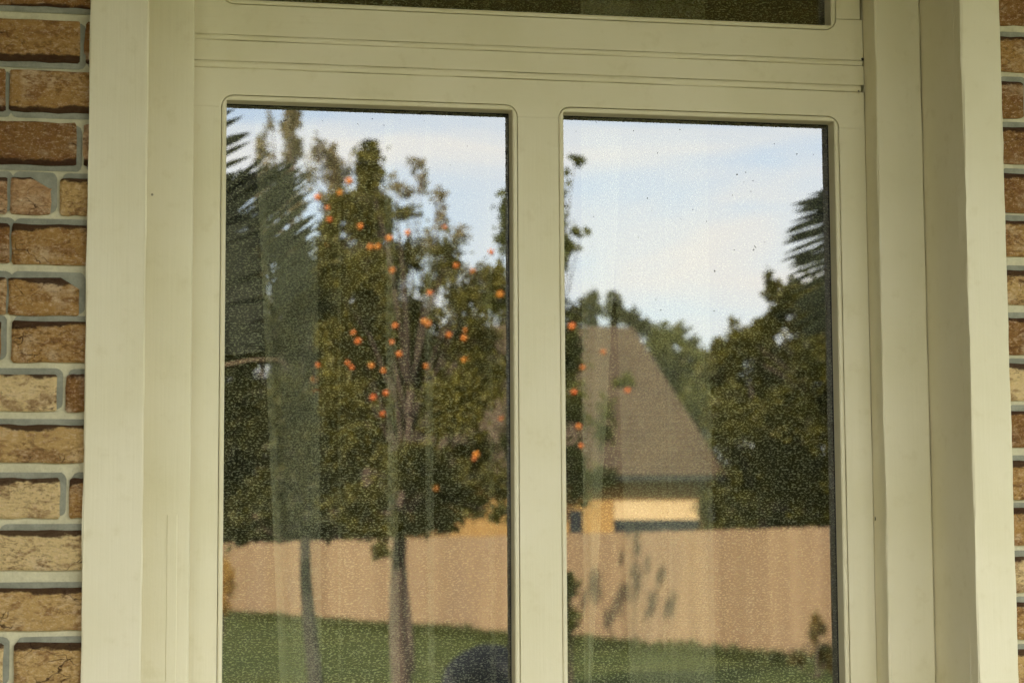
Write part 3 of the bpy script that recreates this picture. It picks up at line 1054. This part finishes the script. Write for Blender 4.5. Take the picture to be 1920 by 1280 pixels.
curtain('folded_hem', [(1098, 1094, .014), (1190, 1106, .010)], None, parent=cu, mat='hem_dense')
curtain('folded_hem', [(1150, 1180, .020), (1262, 1262, .017)], None, parent=cu, mat='hem')
curtain('folded_hem', [(1254, 1254, .010), (1333, 1333, .006)], None, parent=cu, mat='hem')

# ------------------------------------------------------------------ garden behind the camera, mirrored by the glass
def leaves_mesh(name, clumps, n, size, mat, seed, aspect=0.5, sub=9, tight=0.33):
    """clumps: (centre, radius vector, weight)"""
    rng = np.random.default_rng(seed)
    wts = np.array([c[2] for c in clumps], float); wts /= wts.sum()
    allc = []
    for (c, r, w_), wt in zip(clumps, wts):
        m_ = max(20, int(n * wt))
        ns = sub
        u = rng.normal(size=(ns, 3)); u /= np.linalg.norm(u, axis=1)[:, None]
        u *= (rng.random(ns) ** 0.4)[:, None] * 0.8
        idx = rng.integers(0, ns, m_)
        pts = u[idx] + rng.normal(size=(m_, 3)) * tight * 0.62
        allc.append(pts * np.array(r) + np.array(c))
    ctr = np.concatenate(allc)
    m_ = len(ctr)
    a = rng.normal(size=(m_, 3)); a[:, 2] -= 0.3; a /= np.linalg.norm(a, axis=1)[:, None]
    b = np.cross(a, rng.normal(size=(m_, 3))); b /= np.linalg.norm(b, axis=1)[:, None]
    L = size * rng.uniform(0.6, 1.3, m_)[:, None]
    v = np.empty((m_ * 4, 3))
    v[0::4] = ctr - a * L * 0.5
    v[1::4] = ctr + b * L * aspect * 0.5
    v[2::4] = ctr + a * L * 0.5
    v[3::4] = ctr - b * L * aspect * 0.5
    keep = v[:, 2] > 0.02
    v[~keep, 2] = 0.02
    me = bpy.data.meshes.new(name)
    me.vertices.add(m_ * 4)
    me.vertices.foreach_set('co', v.ravel())
    me.loops.add(m_ * 4)
    me.loops.foreach_set('vertex_index', np.arange(m_ * 4, dtype=np.int32))
    me.polygons.add(m_)
    me.polygons.foreach_set('loop_start', np.arange(0, m_ * 4, 4, dtype=np.int32))
    me.polygons.foreach_set('loop_total', np.full(m_, 4, dtype=np.int32))
    me.update()
    me.validate()
    me.materials.append(mat)
    return me


def px_clumps(lst, D, depth=0.8):
    out = []
    for q in lst:
        px, py, rx, ry = q[:4]
        w_ = q[4] if len(q) > 4 else 1.0
        dd = random.uniform(-0.5, 0.5) * depth
        c = G(px, py, D + dd)
        k = D / FPX
        out.append((tuple(c), (rx * k, max(rx, ry) * k * 0.8, ry * k), w_ * rx * ry))
    return out


def tree(name, label, D, trunk_px, trunk_r, clumps, n, size, mat, seed, bark='bark', group=None, trunk_top=None, depth=0.8, sub=9, tight=0.33, lean=0.0, limb_r=None):
    base = G(trunk_px, 900, D); base.z = 0.0
    root = empty(name, base, label, 'tree' if 'shrub' not in name and 'bush' not in name else 'shrub', group)
    cl = px_clumps(clumps, D, depth)
    top = trunk_top if trunk_top is not None else sum(c[0][2] for c in cl) / len(cl)
    path, rad = [], []
    for k in range(9):
        t = k / 8
        path.append(Vector((base.x + lean * t + 0.06 * math.sin(t * 5 + seed), base.y + 0.05 * math.cos(t * 4), top * t - 0.05)))
        rad.append(trunk_r * (1.2 - 0.9 * t))
    prt = [tube(path, rad, 10)]
    lr = limb_r or trunk_r * 0.38
    for (c, r, w_) in cl:
        h = min(max(0.68, c[2] / max(top, 0.1) - 0.35), 1.0)
        k0 = min(8, int(h * 8))
        s = path[k0]
        e = Vector(c)
        mid = s.lerp(e, 0.5) + Vector((0, 0, 0.12 * (e - s).length))
        prt.append(tube([s, s.lerp(mid, .5), mid, mid.lerp(e, .55), e], [lr, lr * .8, lr * .6, lr * .42, lr * .15], 6))
    v, f = merge(prt)
    link('trunk', mesh_of('trunk', v, f, True), M[bark], root)
    cr = leaves_mesh('crown', cl, n, size, M[mat], seed, sub=sub, tight=tight)
    link('crown', cr, None, root)
    return root


# -- orange tree: crown over a visible trunk, sprays against the sky, fruit
DO = 19.0
ot_cl = [(640, 420, 50, 60), (700, 400, 50, 60), (690, 320, 30, 55, .8), (615, 520, 55, 70), (690, 520, 70, 70), (760, 480, 45, 45, .7), (640, 620, 60, 70), (720, 640, 75, 75), (800, 600, 70, 50, .8),
         (870, 560, 60, 45, .6), (880, 640, 65, 60), (810, 700, 80, 70), (650, 730, 70, 70), (730, 780, 80, 70), (860, 770, 75, 70), (660, 840, 75, 60), (780, 870, 85, 55), (880, 860, 60, 50, .8), (700, 930, 70, 45, .7),
         (850, 470, 40, 36, .35), (800, 540, 36, 26, .3), (920, 700, 40, 60, .7), (745, 400, 40, 26, .35), (930, 520, 34, 50, .4), (712, 1030, 24, 26, .7), (845, 925, 60, 34, .8), (640, 920, 60, 40, .9), (600, 640, 50, 60, .8), (605, 780, 50, 70, .9), (610, 900, 50, 60, .9), (790, 950, 60, 34, .7), (930, 900, 36, 40, .5), (680, 980, 60, 26, .7), (900, 720, 60, 60, .6), (830, 510, 40, 40, .3), (760, 985, 50, 24, .9), (820, 975, 46, 26, .9), (700, 995, 50, 20, .7), (880, 955, 44, 30, .8), (935, 965, 34, 24, .5)]
ot = tree('orange_tree', 'orange tree with ripe fruit, mirrored in the left tall pane', DO, 757, 0.085, ot_cl, 38000, 0.074, 'leaf_orange', 3, trunk_top=3.0, depth=1.6, sub=12, tight=0.36, limb_r=0.02)
fruits = [(596, 370), (614, 390), (618, 412), (611, 460), (655, 340), (637, 362), (695, 463), (709, 463), (731, 447), (765, 437), (834, 426), (856, 498), (886, 508), (741, 611), (796, 603), (803, 607), (842, 628), (872, 619), (870, 634), (749, 664), (663, 624), (652, 680), (660, 689), (697, 686), (719, 695), (724, 737), (590, 712), (593, 735), (597, 684), (799, 687), (882, 671), (893, 852), (889, 860), (938, 552), (921, 473), (806, 549),
          (676, 425), (736, 507), (735, 642), (700, 745), (718, 776), (1073, 612), (1132, 660), (1093, 689), (1077, 735), (1090, 836), (1177, 732), (672, 640), (870, 675), (940, 785), (985, 560), (1010, 640), (990, 700), (818, 915), (704, 950), (1085, 800)]
bm = bmesh.new(); bmesh.ops.create_icosphere(bm, subdivisions=2, radius=0.027)
fm = bpy.data.meshes.new('fruit'); bm.to_mesh(fm); bm.free()
for p in fm.polygons: p.use_smooth = True
fm.materials.append(M['orange'])
for i, (a, b) in enumerate(fruits):
    o = link('fruit', fm, None, ot, G(a, b, DO - (0.85 if i % 3 else 0.30) - 0.25 * random.random()))
    s = random.uniform(0.65, 1.25); o.scale = (s, s, s)

# -- second orange branch mass behind the mullion
tree('orange_tree', 'smaller leafy fruit tree half hidden behind the mullion, mirrored', 21.0, 1030, 0.08,
     [(1010, 560, 60, 70), (1020, 680, 75, 80), (1060, 640, 34, 50, .7), (1055, 760, 45, 60, .8), (1010, 800, 80, 80), (960, 420, 36, 70, .8), (1000, 380, 60, 90), (1078, 300, 18, 15, .5), (1062, 322, 10, 8, .5), (1090, 436, 20, 14, .6), (1072, 462, 22, 20, .6), (1020, 450, 60, 60), (930, 560, 40, 70, .6), (1130, 800, 30, 60, .35), (1170, 720, 26, 30, .25), (1080, 860, 40, 40, .5), (1125, 890, 44, 34, .4), (1085, 920, 36, 40, .35)],
     11000, 0.085, 'leaf_light', 5, trunk_top=2.6, depth=1.2, sub=10, tight=0.32, limb_r=0.016)

tree('wispy_tree', 'wispy half bare tree with pale twigs rising above the orange tree, mirrored', 27.0, 762, 0.04,
     [(600, 285, 26, 30), (625, 320, 30, 34), (640, 370, 30, 30), (780, 310, 22, 18), (790, 340, 14, 24), (822, 370, 16, 24), (830, 410, 14, 30), (765, 360, 26, 16), (800, 450, 30, 30), (860, 440, 24, 20), (700, 380, 40, 40), (740, 340, 18, 18, .6), (580, 340, 20, 30, .7), (890, 520, 30, 30), (840, 500, 30, 30)],
     2300, 0.085, 'leaf_brown', 77, trunk_top=3.2, depth=1.5, sub=14, tight=0.42, limb_r=0.014)

# -- dark tree on the left with pale dead boughs
lt = tree('shade_tree', 'dark leafy tree at the left edge of the left pane, mirrored', 15.5, 588, 0.058,
          [(440, 500, 60, 60), (455, 560, 70, 50), (540, 480, 60, 45, .6), (560, 560, 60, 60), (450, 650, 60, 50), (540, 660, 65, 60), (450, 780, 70, 80), (550, 780, 60, 80), (440, 900, 60, 70), (530, 910, 70, 60), (445, 980, 40, 40), (580, 880, 40, 60, .6), (520, 960, 70, 30, .7), (560, 990, 50, 24, .9), (600, 985, 40, 24, .9), (480, 1000, 40, 16, .6)],
          15000, 0.08, 'leaf_dark', 8, bark='bark_dark', trunk_top=2.7, depth=1.4, sub=11, tight=0.36, limb_r=0.014)
for pth, rr in (([G(380, 452, 14.2), G(440, 446, 14.2), G(505, 434, 14.3)], [.012, .011, .006]),
                ([G(380, 470, 14.2), G(430, 462, 14.2), G(470, 466, 14.3)], [.012, .010, .006]),
                ([G(420, 684, 14.2), G(475, 674, 14.2), G(520, 674, 14.3), G(545, 688, 14.3)], [.006, .006, .005, .003]),
                ([G(475, 965, 14.2), G(500, 995, 14.2), G(530, 1010, 14.3)], [.012, .012, .008])):
    v, f = tube(pth, rr, 6)
    link('dead_bough', mesh_of('dead_bough', v, f, True), M['bark_pale'], lt)

# -- palms
def palm(name, label, base, height, crown, fronds, seed, extra=10, extra_dirs=None, lean=None):
    root = empty(name, (base.x, base.y, 0), label, 'palm tree')
    rs = random.Random(seed)
    path = []
    for k in range(10):
        t = k / 9
        path.append(Vector((base.x + (crown.x - base.x) * t ** 1.6, base.y + (crown.y - base.y) * t ** 1.6, crown.z * t - 0.04)))
    v, f = tube(path, [0.16 - 0.05 * k / 9 + 0.012 * (k % 2) for k in range(10)], 12)
    link('trunk', mesh_of('trunk', v, f, True), M['bark'], root)
    allf = list(fronds)
    for k in range(extra):
        az = extra_dirs[0] + (extra_dirs[1] - extra_dirs[0]) * (k + 0.5) / extra
        d = Vector((math.cos(az), math.sin(az), 0))
        up = rs.uniform(0.15, 0.9)
        L = rs.uniform(1.1, 1.5)
        pts = [crown, crown + d * L * 0.35 + Vector((0, 0, up * 0.5)), crown + d * L * 0.75 + Vector((0, 0, up * 0.55)), crown + d * L + Vector((0, 0, up * 0.2))]
        allf.append((pts, None, 0.34, 44, 1.0))
    for (pts, ldir, ll, nl, wid) in allf:
        V, F = [], []
        # smooth rachis
        fine = []
        n = len(pts)
        for s in range(n - 1):
            p0 = pts[max(s - 1, 0)]; p1 = pts[s]; p2 = pts[s + 1]; p3 = pts[min(s + 2, n - 1)]
            for q in range(8):
                t = q / 8
                fine.append(0.5 * ((2 * p1) + (p2 - p0) * t + (2 * p0 - 5 * p1 + 4 * p2 - p3) * t * t + (3 * p1 - p0 - 3 * p2 + p3) * t ** 3))
        fine.append(pts[-1])
        tv, tf = tube(fine, [0.016 - 0.011 * k / (len(fine) - 1) for k in range(len(fine))], 6)
        link('frond_stem', mesh_of('frond_stem', tv, tf, True), M['palm'], root)
        for k in range(nl):
            t = 0.12 + 0.88 * k / (nl - 1)
            i = min(int(t * (len(fine) - 1)), len(fine) - 2)
            fr = t * (len(fine) - 1) - i
            o = fine[i].lerp(fine[i + 1], fr)
            tan = (fine[i + 1] - fine[i]).normalized()
            for side in ((-1, 1) if ldir is None else ('d',)):
                if side == 'd':
                    a, b = ldir
                    d = (a.lerp(b, t) + Vector((rs.uniform(-1, 1), rs.uniform(-1, 1), rs.uniform(-1, 1))) * 0.09).normalized()
                    L = ll * (1.0 if t < 0.5 else 1.0 - 0.75 * (t - 0.5)) * rs.uniform(0.9, 1.06)
                    wv = (d.cross(Vector((0.2, 1, 0.1)))).normalized()
                else:
                    lat = tan.cross(Vector((0, 0, 1))).normalized() * side
                    d = (lat * 0.85 + tan * 0.6 + Vector((0, 0, -0.15))).normalized()
                    L = ll * math.sin(math.pi * min(0.97, 0.15 + t * 0.8)) * rs.uniform(0.9, 1.1)
                    wv = d.cross(lat.cross(tan) + Vector((0.01, 0, 0))).normalized()
                w_ = 0.0105 * wid
                b0 = len(V)
                for q, ww in ((0.0, 0.5), (0.35, 1.0), (0.75, 0.8)):
                    c = o + d * L * q + Vector((0, 0, -0.04 * L * q * q))
                    V += [c - wv * w_ * ww, c + wv * w_ * ww]
                V.append(o + d * L + Vector((0, 0, -0.04 * L)))
                F += [(b0, b0 + 1, b0 + 3, b0 + 2), (b0 + 2, b0 + 3, b0 + 5, b0 + 4), (b0 + 4, b0 + 5, b0 + 6)]
        link('frond', mesh_of('frond', V, F, False), M['palm'], root)
    return root


def mdir(px0, py0, px1, py1, D):
    return (G(px1, py1, D) - G(px0, py0, D)).normalized()


DP = 8.6
pc = G(180, 520, DP)
fr1 = ([G(250, 470, DP), G(335, 410, DP), G(405, 392, DP), G(460, 420, DP), G(500, 490, DP), G(515, 580, DP)], (mdir(0, 0, 100, -68, DP), mdir(0, 0, 100, -80, DP)), 0.37, 56, 1.0)
fr2 = ([G(250, 440, DP), G(325, 370, DP), G(357, 300, DP), G(348, 235, DP), G(322, 130, DP)], (mdir(0, 0, 100, -30, DP), mdir(0, 0, 100, -60, DP)), 0.30, 13, 1.25)
fr3 = ([G(230, 480, DP), G(330, 440, DP), G(385, 470, DP), G(415, 560, DP), G(425, 660, DP)], (mdir(0, 0, 100, -64, DP), mdir(0, 0, 100, -10, DP)), 0.25, 70, 1.3)
palm('palm_tree', 'palm whose dark drooping frond is mirrored at the left pane edge', Vector((pc.x - 0.25, pc.y, 0)), 2.0, pc, [fr1, fr2, fr3], 4, 9, (math.radians(110), math.radians(280)))
DQ = 10.5
qc = G(1760, 430, DQ)
gr1 = ([G(1740, 400, DQ), G(1670, 335, DQ), G(1610, 360, DQ), G(1580, 430, DQ), G(1570, 530, DQ), G(1572, 600, DQ)], (mdir(0, 0, -100, 2, DQ), mdir(0, 0, -100, 44, DQ)), 0.38, 46, 1.35)
palm('palm_tree', 'palm whose feathery frond tips are mirrored at the right pane edge', Vector((qc.x + 0.3, qc.y, 0)), 2.4, qc, [gr1], 9, 9, (math.radians(-70), math.radians(110)))

# -- thin tall trees far off, against the sky
grp = 'trees beyond the garden fence'
tree('tall_tree', 'tall thin brownish tree rising out of the top of the left pane, mirrored', 60.0, 545, 0.16,
     [(545, 130, 18, 60), (545, 220, 20, 50), (543, 290, 24, 50), (545, 380, 26, 60, .5), (508, 230, 9, 36, .4), (510, 300, 12, 40, .4), (545, 520, 40, 90)], 1900, 0.24, 'leaf_brown', 21, group=grp, depth=2.0, sub=8)
tree('tall_tree', 'slender pale tree left of the tall brownish one, mirrored', 62.0, 490, 0.11,
     [(492, 260, 10, 30, .5), (490, 300, 14, 36, .6), (494, 370, 18, 60), (492, 480, 30, 80)], 1000, 0.24, 'leaf_brown', 22, group=grp, depth=2.0, sub=7)
tree('conifer', 'dark pointed conifer above the orange tree in the left pane, mirrored', 48.0, 692, 0.15,
     [(692, 285, 18, 26), (690, 330, 26, 36), (690, 390, 30, 50), (692, 470, 40, 60), (690, 600, 55, 90)], 4200, 0.20, 'leaf_dark', 23, group=grp, depth=2.0)
tree('tall_tree', 'loose greyish tree between tall tree and conifer, mirrored in left pane', 58.0, 628, 0.12,
     [(622, 290, 18, 30, .7), (635, 330, 26, 36, .7), (622, 390, 28, 40), (630, 520, 50, 100)], 1500, 0.22, 'leaf_brown', 24, group=grp, depth=2.0)
# -- row behind the fence
tree('background_tree', 'broad dark tree behind the fence low in the left pane, mirrored', 64.0, 480, 0.2,
     [(440, 780, 90, 110), (520, 820, 80, 100), (440, 920, 90, 90), (530, 930, 90, 80), (400, 850, 70, 120), (600, 930, 80, 80), (420, 1000, 80, 34, 2), (520, 1000, 80, 34, 2), (610, 995, 70, 34, 2), (460, 640, 80, 90), (560, 660, 70, 100), (600, 780, 70, 90), (620, 860, 70, 60)], 14000, 0.34, 'leaf_dark', 25, group=grp, depth=5)
tree('background_tree', 'dense dark tree behind the orange tree trunk, mirrored', 62.0, 700, 0.2,
     [(660, 860, 90, 90), (750, 880, 90, 90), (700, 950, 90, 70), (800, 940, 80, 70), (700, 760, 80, 90), (690, 1000, 80, 30, 2), (780, 995, 80, 34, 2), (650, 640, 70, 90), (760, 680, 80, 90), (820, 790, 70, 80), (650, 760, 70, 70), (870, 985, 60, 28, 1.6), (940, 985, 50, 26, 1.6)], 14000, 0.34, 'leaf_dark', 26, group=grp, depth=5)
tree('background_tree', 'mid green tree against the house end in the left pane, mirrored', 58.0, 900, 0.2,
     [(870, 780, 80, 90), (930, 760, 70, 100), (860, 860, 60, 50), (950, 850, 70, 60), (960, 640, 60, 90)], 4200, 0.30, 'leaf_olive', 27, group=grp, depth=4)
# -- behind the house
tree('background_tree', 'two-headed dark tree above the roof ridge, mirrored in right pane', 66.0, 1130, 0.25,
     [(1105, 585, 28, 34), (1110, 562, 18, 20, .6), (1150, 580, 24, 34), (1178, 600, 28, 28, .9), (1205, 620, 26, 26, .8), (1075, 590, 26, 30, .8), (1120, 640, 60, 40), (1130, 720, 70, 70), (1080, 600, 16, 30, .5), (1090, 760, 80, 90)], 4600, 0.28, 'leaf_dark', 28, group=grp, depth=4)
tree('background_tree', 'light green tree beside the sloping roof edge, mirrored in right pane', 68.0, 1275, 0.25,
     [(1255, 640, 40, 34), (1280, 620, 20, 18, .6), (1240, 620, 26, 18, .6), (1228, 640, 34, 30), (1290, 650, 30, 26, .8), (1290, 690, 40, 50), (1300, 770, 60, 70), (1280, 870, 70, 90), (1350, 760, 50, 90), (1310, 690, 40, 36), (1335, 700, 36, 40), (1245, 680, 40, 40), (1265, 730, 50, 50), (1310, 740, 50, 50)], 8500, 0.28, 'leaf_light', 29, group=grp, depth=4)
# -- big hedge-like trees on the right
tree('background_tree', 'wide olive green tree filling the lower right pane, mirrored', 44.0, 1420, 0.15,
     [(1350, 690, 50, 50), (1400, 660, 50, 45), (1360, 790, 50, 70), (1430, 740, 70, 80), (1400, 880, 80, 90), (1500, 860, 90, 100), (1480, 720, 60, 70), (1370, 940, 60, 60), (1470, 960, 90, 60), (1375, 610, 8, 22, .25), (1345, 640, 18, 18, .4), (1560, 930, 80, 80), (1420, 930, 80, 80), (1370, 985, 60, 34, 1.6), (1460, 985, 80, 34, 1.6), (1560, 985, 80, 36, 1.6)],
     14000, 0.22, 'leaf_olive', 30, group=grp, depth=4, sub=14)
tree('background_tree', 'taller dark tree behind the palm fronds at right, mirrored', 40.0, 1600, 0.13,
     [(1448, 545, 20, 26, .8), (1440, 515, 8, 12, .4), (1470, 590, 36, 34), (1440, 610, 24, 20, .6), (1520, 610, 50, 50), (1560, 560, 50, 60), (1530, 680, 60, 60), (1590, 650, 60, 90), (1560, 780, 70, 90), (1600, 860, 70, 100), (1500, 660, 50, 40), (1480, 760, 60, 60), (1440, 680, 50, 50, .7), (1410, 790, 60, 50), (1450, 830, 60, 50), (1500, 780, 60, 60), (1500, 560, 44, 44), (1535, 590, 44, 50), (1472, 565, 30, 34), (1420, 625, 34, 34), (1365, 645, 36, 30, .8), (1395, 630, 30, 26, .7)],
     17000, 0.19, 'leaf_olive', 31, group=grp, depth=3, sub=12, limb_r=0.05)

# -- woodland closing the horizon to both sides
wcl = []
for k in range(60):
    side = k % 2
    px = random.uniform(-1500, 330) if side else random.uniform(1640, 3300)
    D = random.uniform(58, 75)
    c = G(px, 900, D)
    h = random.uniform(2.5, 5.5)
    wcl.append(((c.x, c.y, h * 0.55), (3.2, 3.0, h * 0.55), h))
tag(link('woodland', leaves_mesh('woodland', wcl, 16000, 0.5, M['leaf_dark'], 88, sub=12), None), 'distant mass of dark trees closing the garden on both sides', 'woodland', kind='stuff')

# -- fence of upright palings, running away to the left
fa, fb = G(1660, 1035, 26.6), G(380, 1035, 58.0)
fa.z = fb.z = 0
fence = empty('paling_fence', fa, 'long tan timber fence behind the lawn, mirrored low in both tall panes', 'fence')
FH = 1.83
dirv = (fb - fa); FL = dirv.length; dirv.normalize()
ang = math.atan2(dirv.y, dirv.x)
nb = 285
bw = FL / nb
pm = [box_mesh('paling', 0, bw * 0.975, -0.009 + 0.003 * k, 0.009 + 0.003 * k, 0.02, FH + 0.008 * (k - 1)) for k in range(3)]
for me in pm: me.materials.append(M['fence'])
for k in range(nb):
    p = fa + dirv * (k * bw)
    o = link('paling', pm[random.randrange(3)], None, fence, p)
    o.rotation_euler = (0, 0, ang)
    o.color = (1, 1, 1, random.Random(k // 13).random())
nrm = Vector((-dirv.y, dirv.x, 0))
for zz in (0.35, 1.35):
    o = link('fence_rail', box_mesh('fence_rail', 0, FL, 0.022, 0.062, zz - 0.04, zz + 0.04), M['fence'], fence, fa)
    o.rotation_euler = (0, 0, ang)

# -- house behind the fence
DH = 43.0
hr = G(1331, 890, DH); hl = G(845, 890, DH)
zE = G(1200, 893, DH).z
yF = hr.y
x0h, x1h = hl.x, hr.x
depth_h = 7.0
zR = G(1150, 613, DH + depth_h / 2).z
xe1 = G(1360, 888, DH - 0.5).x
xr1 = G(1186, 611, DH + depth_h / 2).x
house = empty('neighbour_house', ((x0h + x1h) / 2, yF - 3, 0), 'ochre walled house with grey brown hipped roof, mirrored in the right pane', 'house')
link('wall', box_mesh('wall', x0h, x1h, yF - depth_h, yF, 0.0, zE), M['far_wall'], house)
ov = 0.55
xe0 = x0h - ov
y_f, y_b = yF + ov, yF - depth_h - ov
ridge_y = yF - depth_h / 2
rv = [(xe0, y_f, zE), (xe1, y_f, zE), (xe1, y_b, zE), (xe0, y_b, zE), (xe0 + (xe1 - xr1), ridge_y, zR), (xr1, ridge_y, zR)]
# courses of shingles as stepped strips
rp = []
def roof_courses(a, b, c, d, n=22):
    """a,b eave ends; d,c ridge ends"""
    a, b, c, d = map(Vector, (a, b, c, d))
    nrm_ = (b - a).cross(d - a).normalized()
    if nrm_.z < 0: nrm_ = -nrm_
    for k in range(n):
        t0, t1 = k / n, (k + 1.12) / n
        t1 = min(t1, 1.0)
        p, q = a.lerp(d, t0), b.lerp(c, t0)
        r_, s = b.lerp(c, t1), a.lerp(d, t1)
        up = nrm_ * 0.03
        V = [p + up, q + up, r_, s, p, q]
        rp.append((V, [(0, 1, 2, 3), (4, 5, 1, 0)]))
roof_courses(rv[0], rv[1], rv[5], rv[4]); roof_courses(rv[1], rv[2], rv[5], rv[5]); roof_courses(rv[2], rv[3], rv[4], rv[5]); roof_courses(rv[3], rv[0], rv[4], rv[4])
v, f = merge(rp)
roofo = link('roof', mesh_of('roof', v, f), M['far_roof'], house)
link('fascia', box_mesh('fascia', xe0, xe1 - 0.03, y_f - 0.06, y_f - 0.02, zE - 0.10, zE - 0.005), M['far_dark'], house)
link('soffit', box_mesh('soffit', xe0, xe1 - 0.03, y_b, y_f - 0.061, zE - 0.06, zE - 0.012), M['far_dark'], house)
def far_window(pxa, pxb, pya, pyb, blind_to):
    a, b = G(pxa, pya, DH), G(pxb, pyb, DH)
    f_ = link('window', box_mesh('window', a.x - 0.06, b.x + 0.06, yF + 0.001, yF + 0.03, b.z - 0.06, a.z + 0.06), M['far_wall'], house)
    link('glass', box_mesh('glass', a.x, b.x, yF + 0.031, yF + 0.034, b.z, a.z), M['far_glass'], f_)
    if blind_to:
        zb = G(pxa, blind_to, DH).z
        link('blind', box_mesh('blind', a.x + 0.01, b.x - 0.01, yF + 0.035, yF + 0.05, zb, a.z - 0.01), M['far_blind'], f_)
far_window(1150, 1312, 938, 1040, 974)
far_window(1066, 1092, 956, 1040, None)

# -- boulder on the lawn
bc = G(920, 1290, 22.0)
bm = bmesh.new(); bmesh.ops.create_icosphere(bm, subdivisions=4, radius=1.0)
kx = 22.0 / FPX
for vv in bm.verts:
    n_ = mnoise.noise(vv.co * 1.6) * 0.10 + mnoise.noise(vv.co * 5.0) * 0.03
    vv.co *= (1 + n_)
    vv.co.x *= 92 * kx; vv.co.y *= 80 * kx; vv.co.z *= 82 * kx
me = bpy.data.meshes.new('boulder'); bm.to_mesh(me); bm.free()
for p in me.polygons: p.use_smooth = True
tag(link('boulder', me, M['boulder'], None, (bc.x, bc.y, max(0.05, bc.z))), 'dark grey rounded boulder on the lawn, mirrored at the bottom of left pane', 'boulder')

# -- shrubs and rough grass along the fence foot
def shrub(name, label, D, clumps, n, size, mat, seed):
    c0 = px_clumps(clumps, D, 0.3)
    root = empty(name, (c0[0][0][0], c0[0][0][1], 0), label, 'shrub', None)
    prt = []
    for (c, r, w_) in c0:
        prt.append(tube([Vector((c0[0][0][0], c0[0][0][1], -0.02)), Vector((c[0], c[1], c[2] * 0.5)), Vector(c)], [0.02, 0.014, 0.005], 5))
    v, f = merge(prt)
    link('stem', mesh_of('stem', v, f), M['bark'], root)
    link('foliage', leaves_mesh('foliage', c0, n, size, M[mat], seed, sub=8), None, root)
shrub('shrub', 'golden leaved shrub at the far left end of the fence, mirrored', 40.0, [(420, 1075, 22, 40), (408, 1110, 30, 40)], 1500, 0.10, 'leaf_gold', 41)
shrub('shrub', 'rusty green shrub against the fence at the right pane edge, mirrored', 24.5, [(1530, 1175, 22, 36), (1545, 1225, 30, 40), (1500, 1235, 22, 22, .5)], 1600, 0.06, 'leaf_rust', 42)
shrub('shrub', 'small green shrub before the fence beside the mullion, mirrored', 20.0, [(1070, 1095, 20, 26), (1060, 1150, 24, 50)], 900, 0.06, 'leaf_light', 43)
# grass tufts
rng = np.random.default_rng(55)
V, F = [], []
for k in range(5200):
    t = rng.random() ** 1.0
    off = abs(rng.normal()) * 0.5
    p = fa + dirv * (t * FL)
    toward = Vector((-fa.x * 0 - 1, 0.25, 0)).normalized()
    clump = 0.5 + 0.5 * mnoise.noise(Vector((t * FL * 0.9, 3.1, 0)))
    p = p + toward * (0.05 + off)
    h = (0.10 + 0.26 * clump * clump) * rng.uniform(0.6, 1.2)
    a = rng.uniform(0, 6.28)
    dx, dy = math.cos(a) * 0.02, math.sin(a) * 0.02
    lx, ly = rng.normal(0, 0.06, 2)
    b = len(V)
    V += [(p.x - dx, p.y - dy, 0.0), (p.x + dx, p.y + dy, 0.0), (p.x + lx, p.y + ly, h)]
    F.append((b, b + 1, b + 2))
tag(link('rough_grass', mesh_of('rough_grass', V, F), mat_leaf('rough_grass_blades', (0.045, 0.062, 0.014), (0.08, 0.095, 0.022))), 'uneven rough grass along the foot of the fence', 'grass', kind='stuff')

bpy.context.view_layer.update()
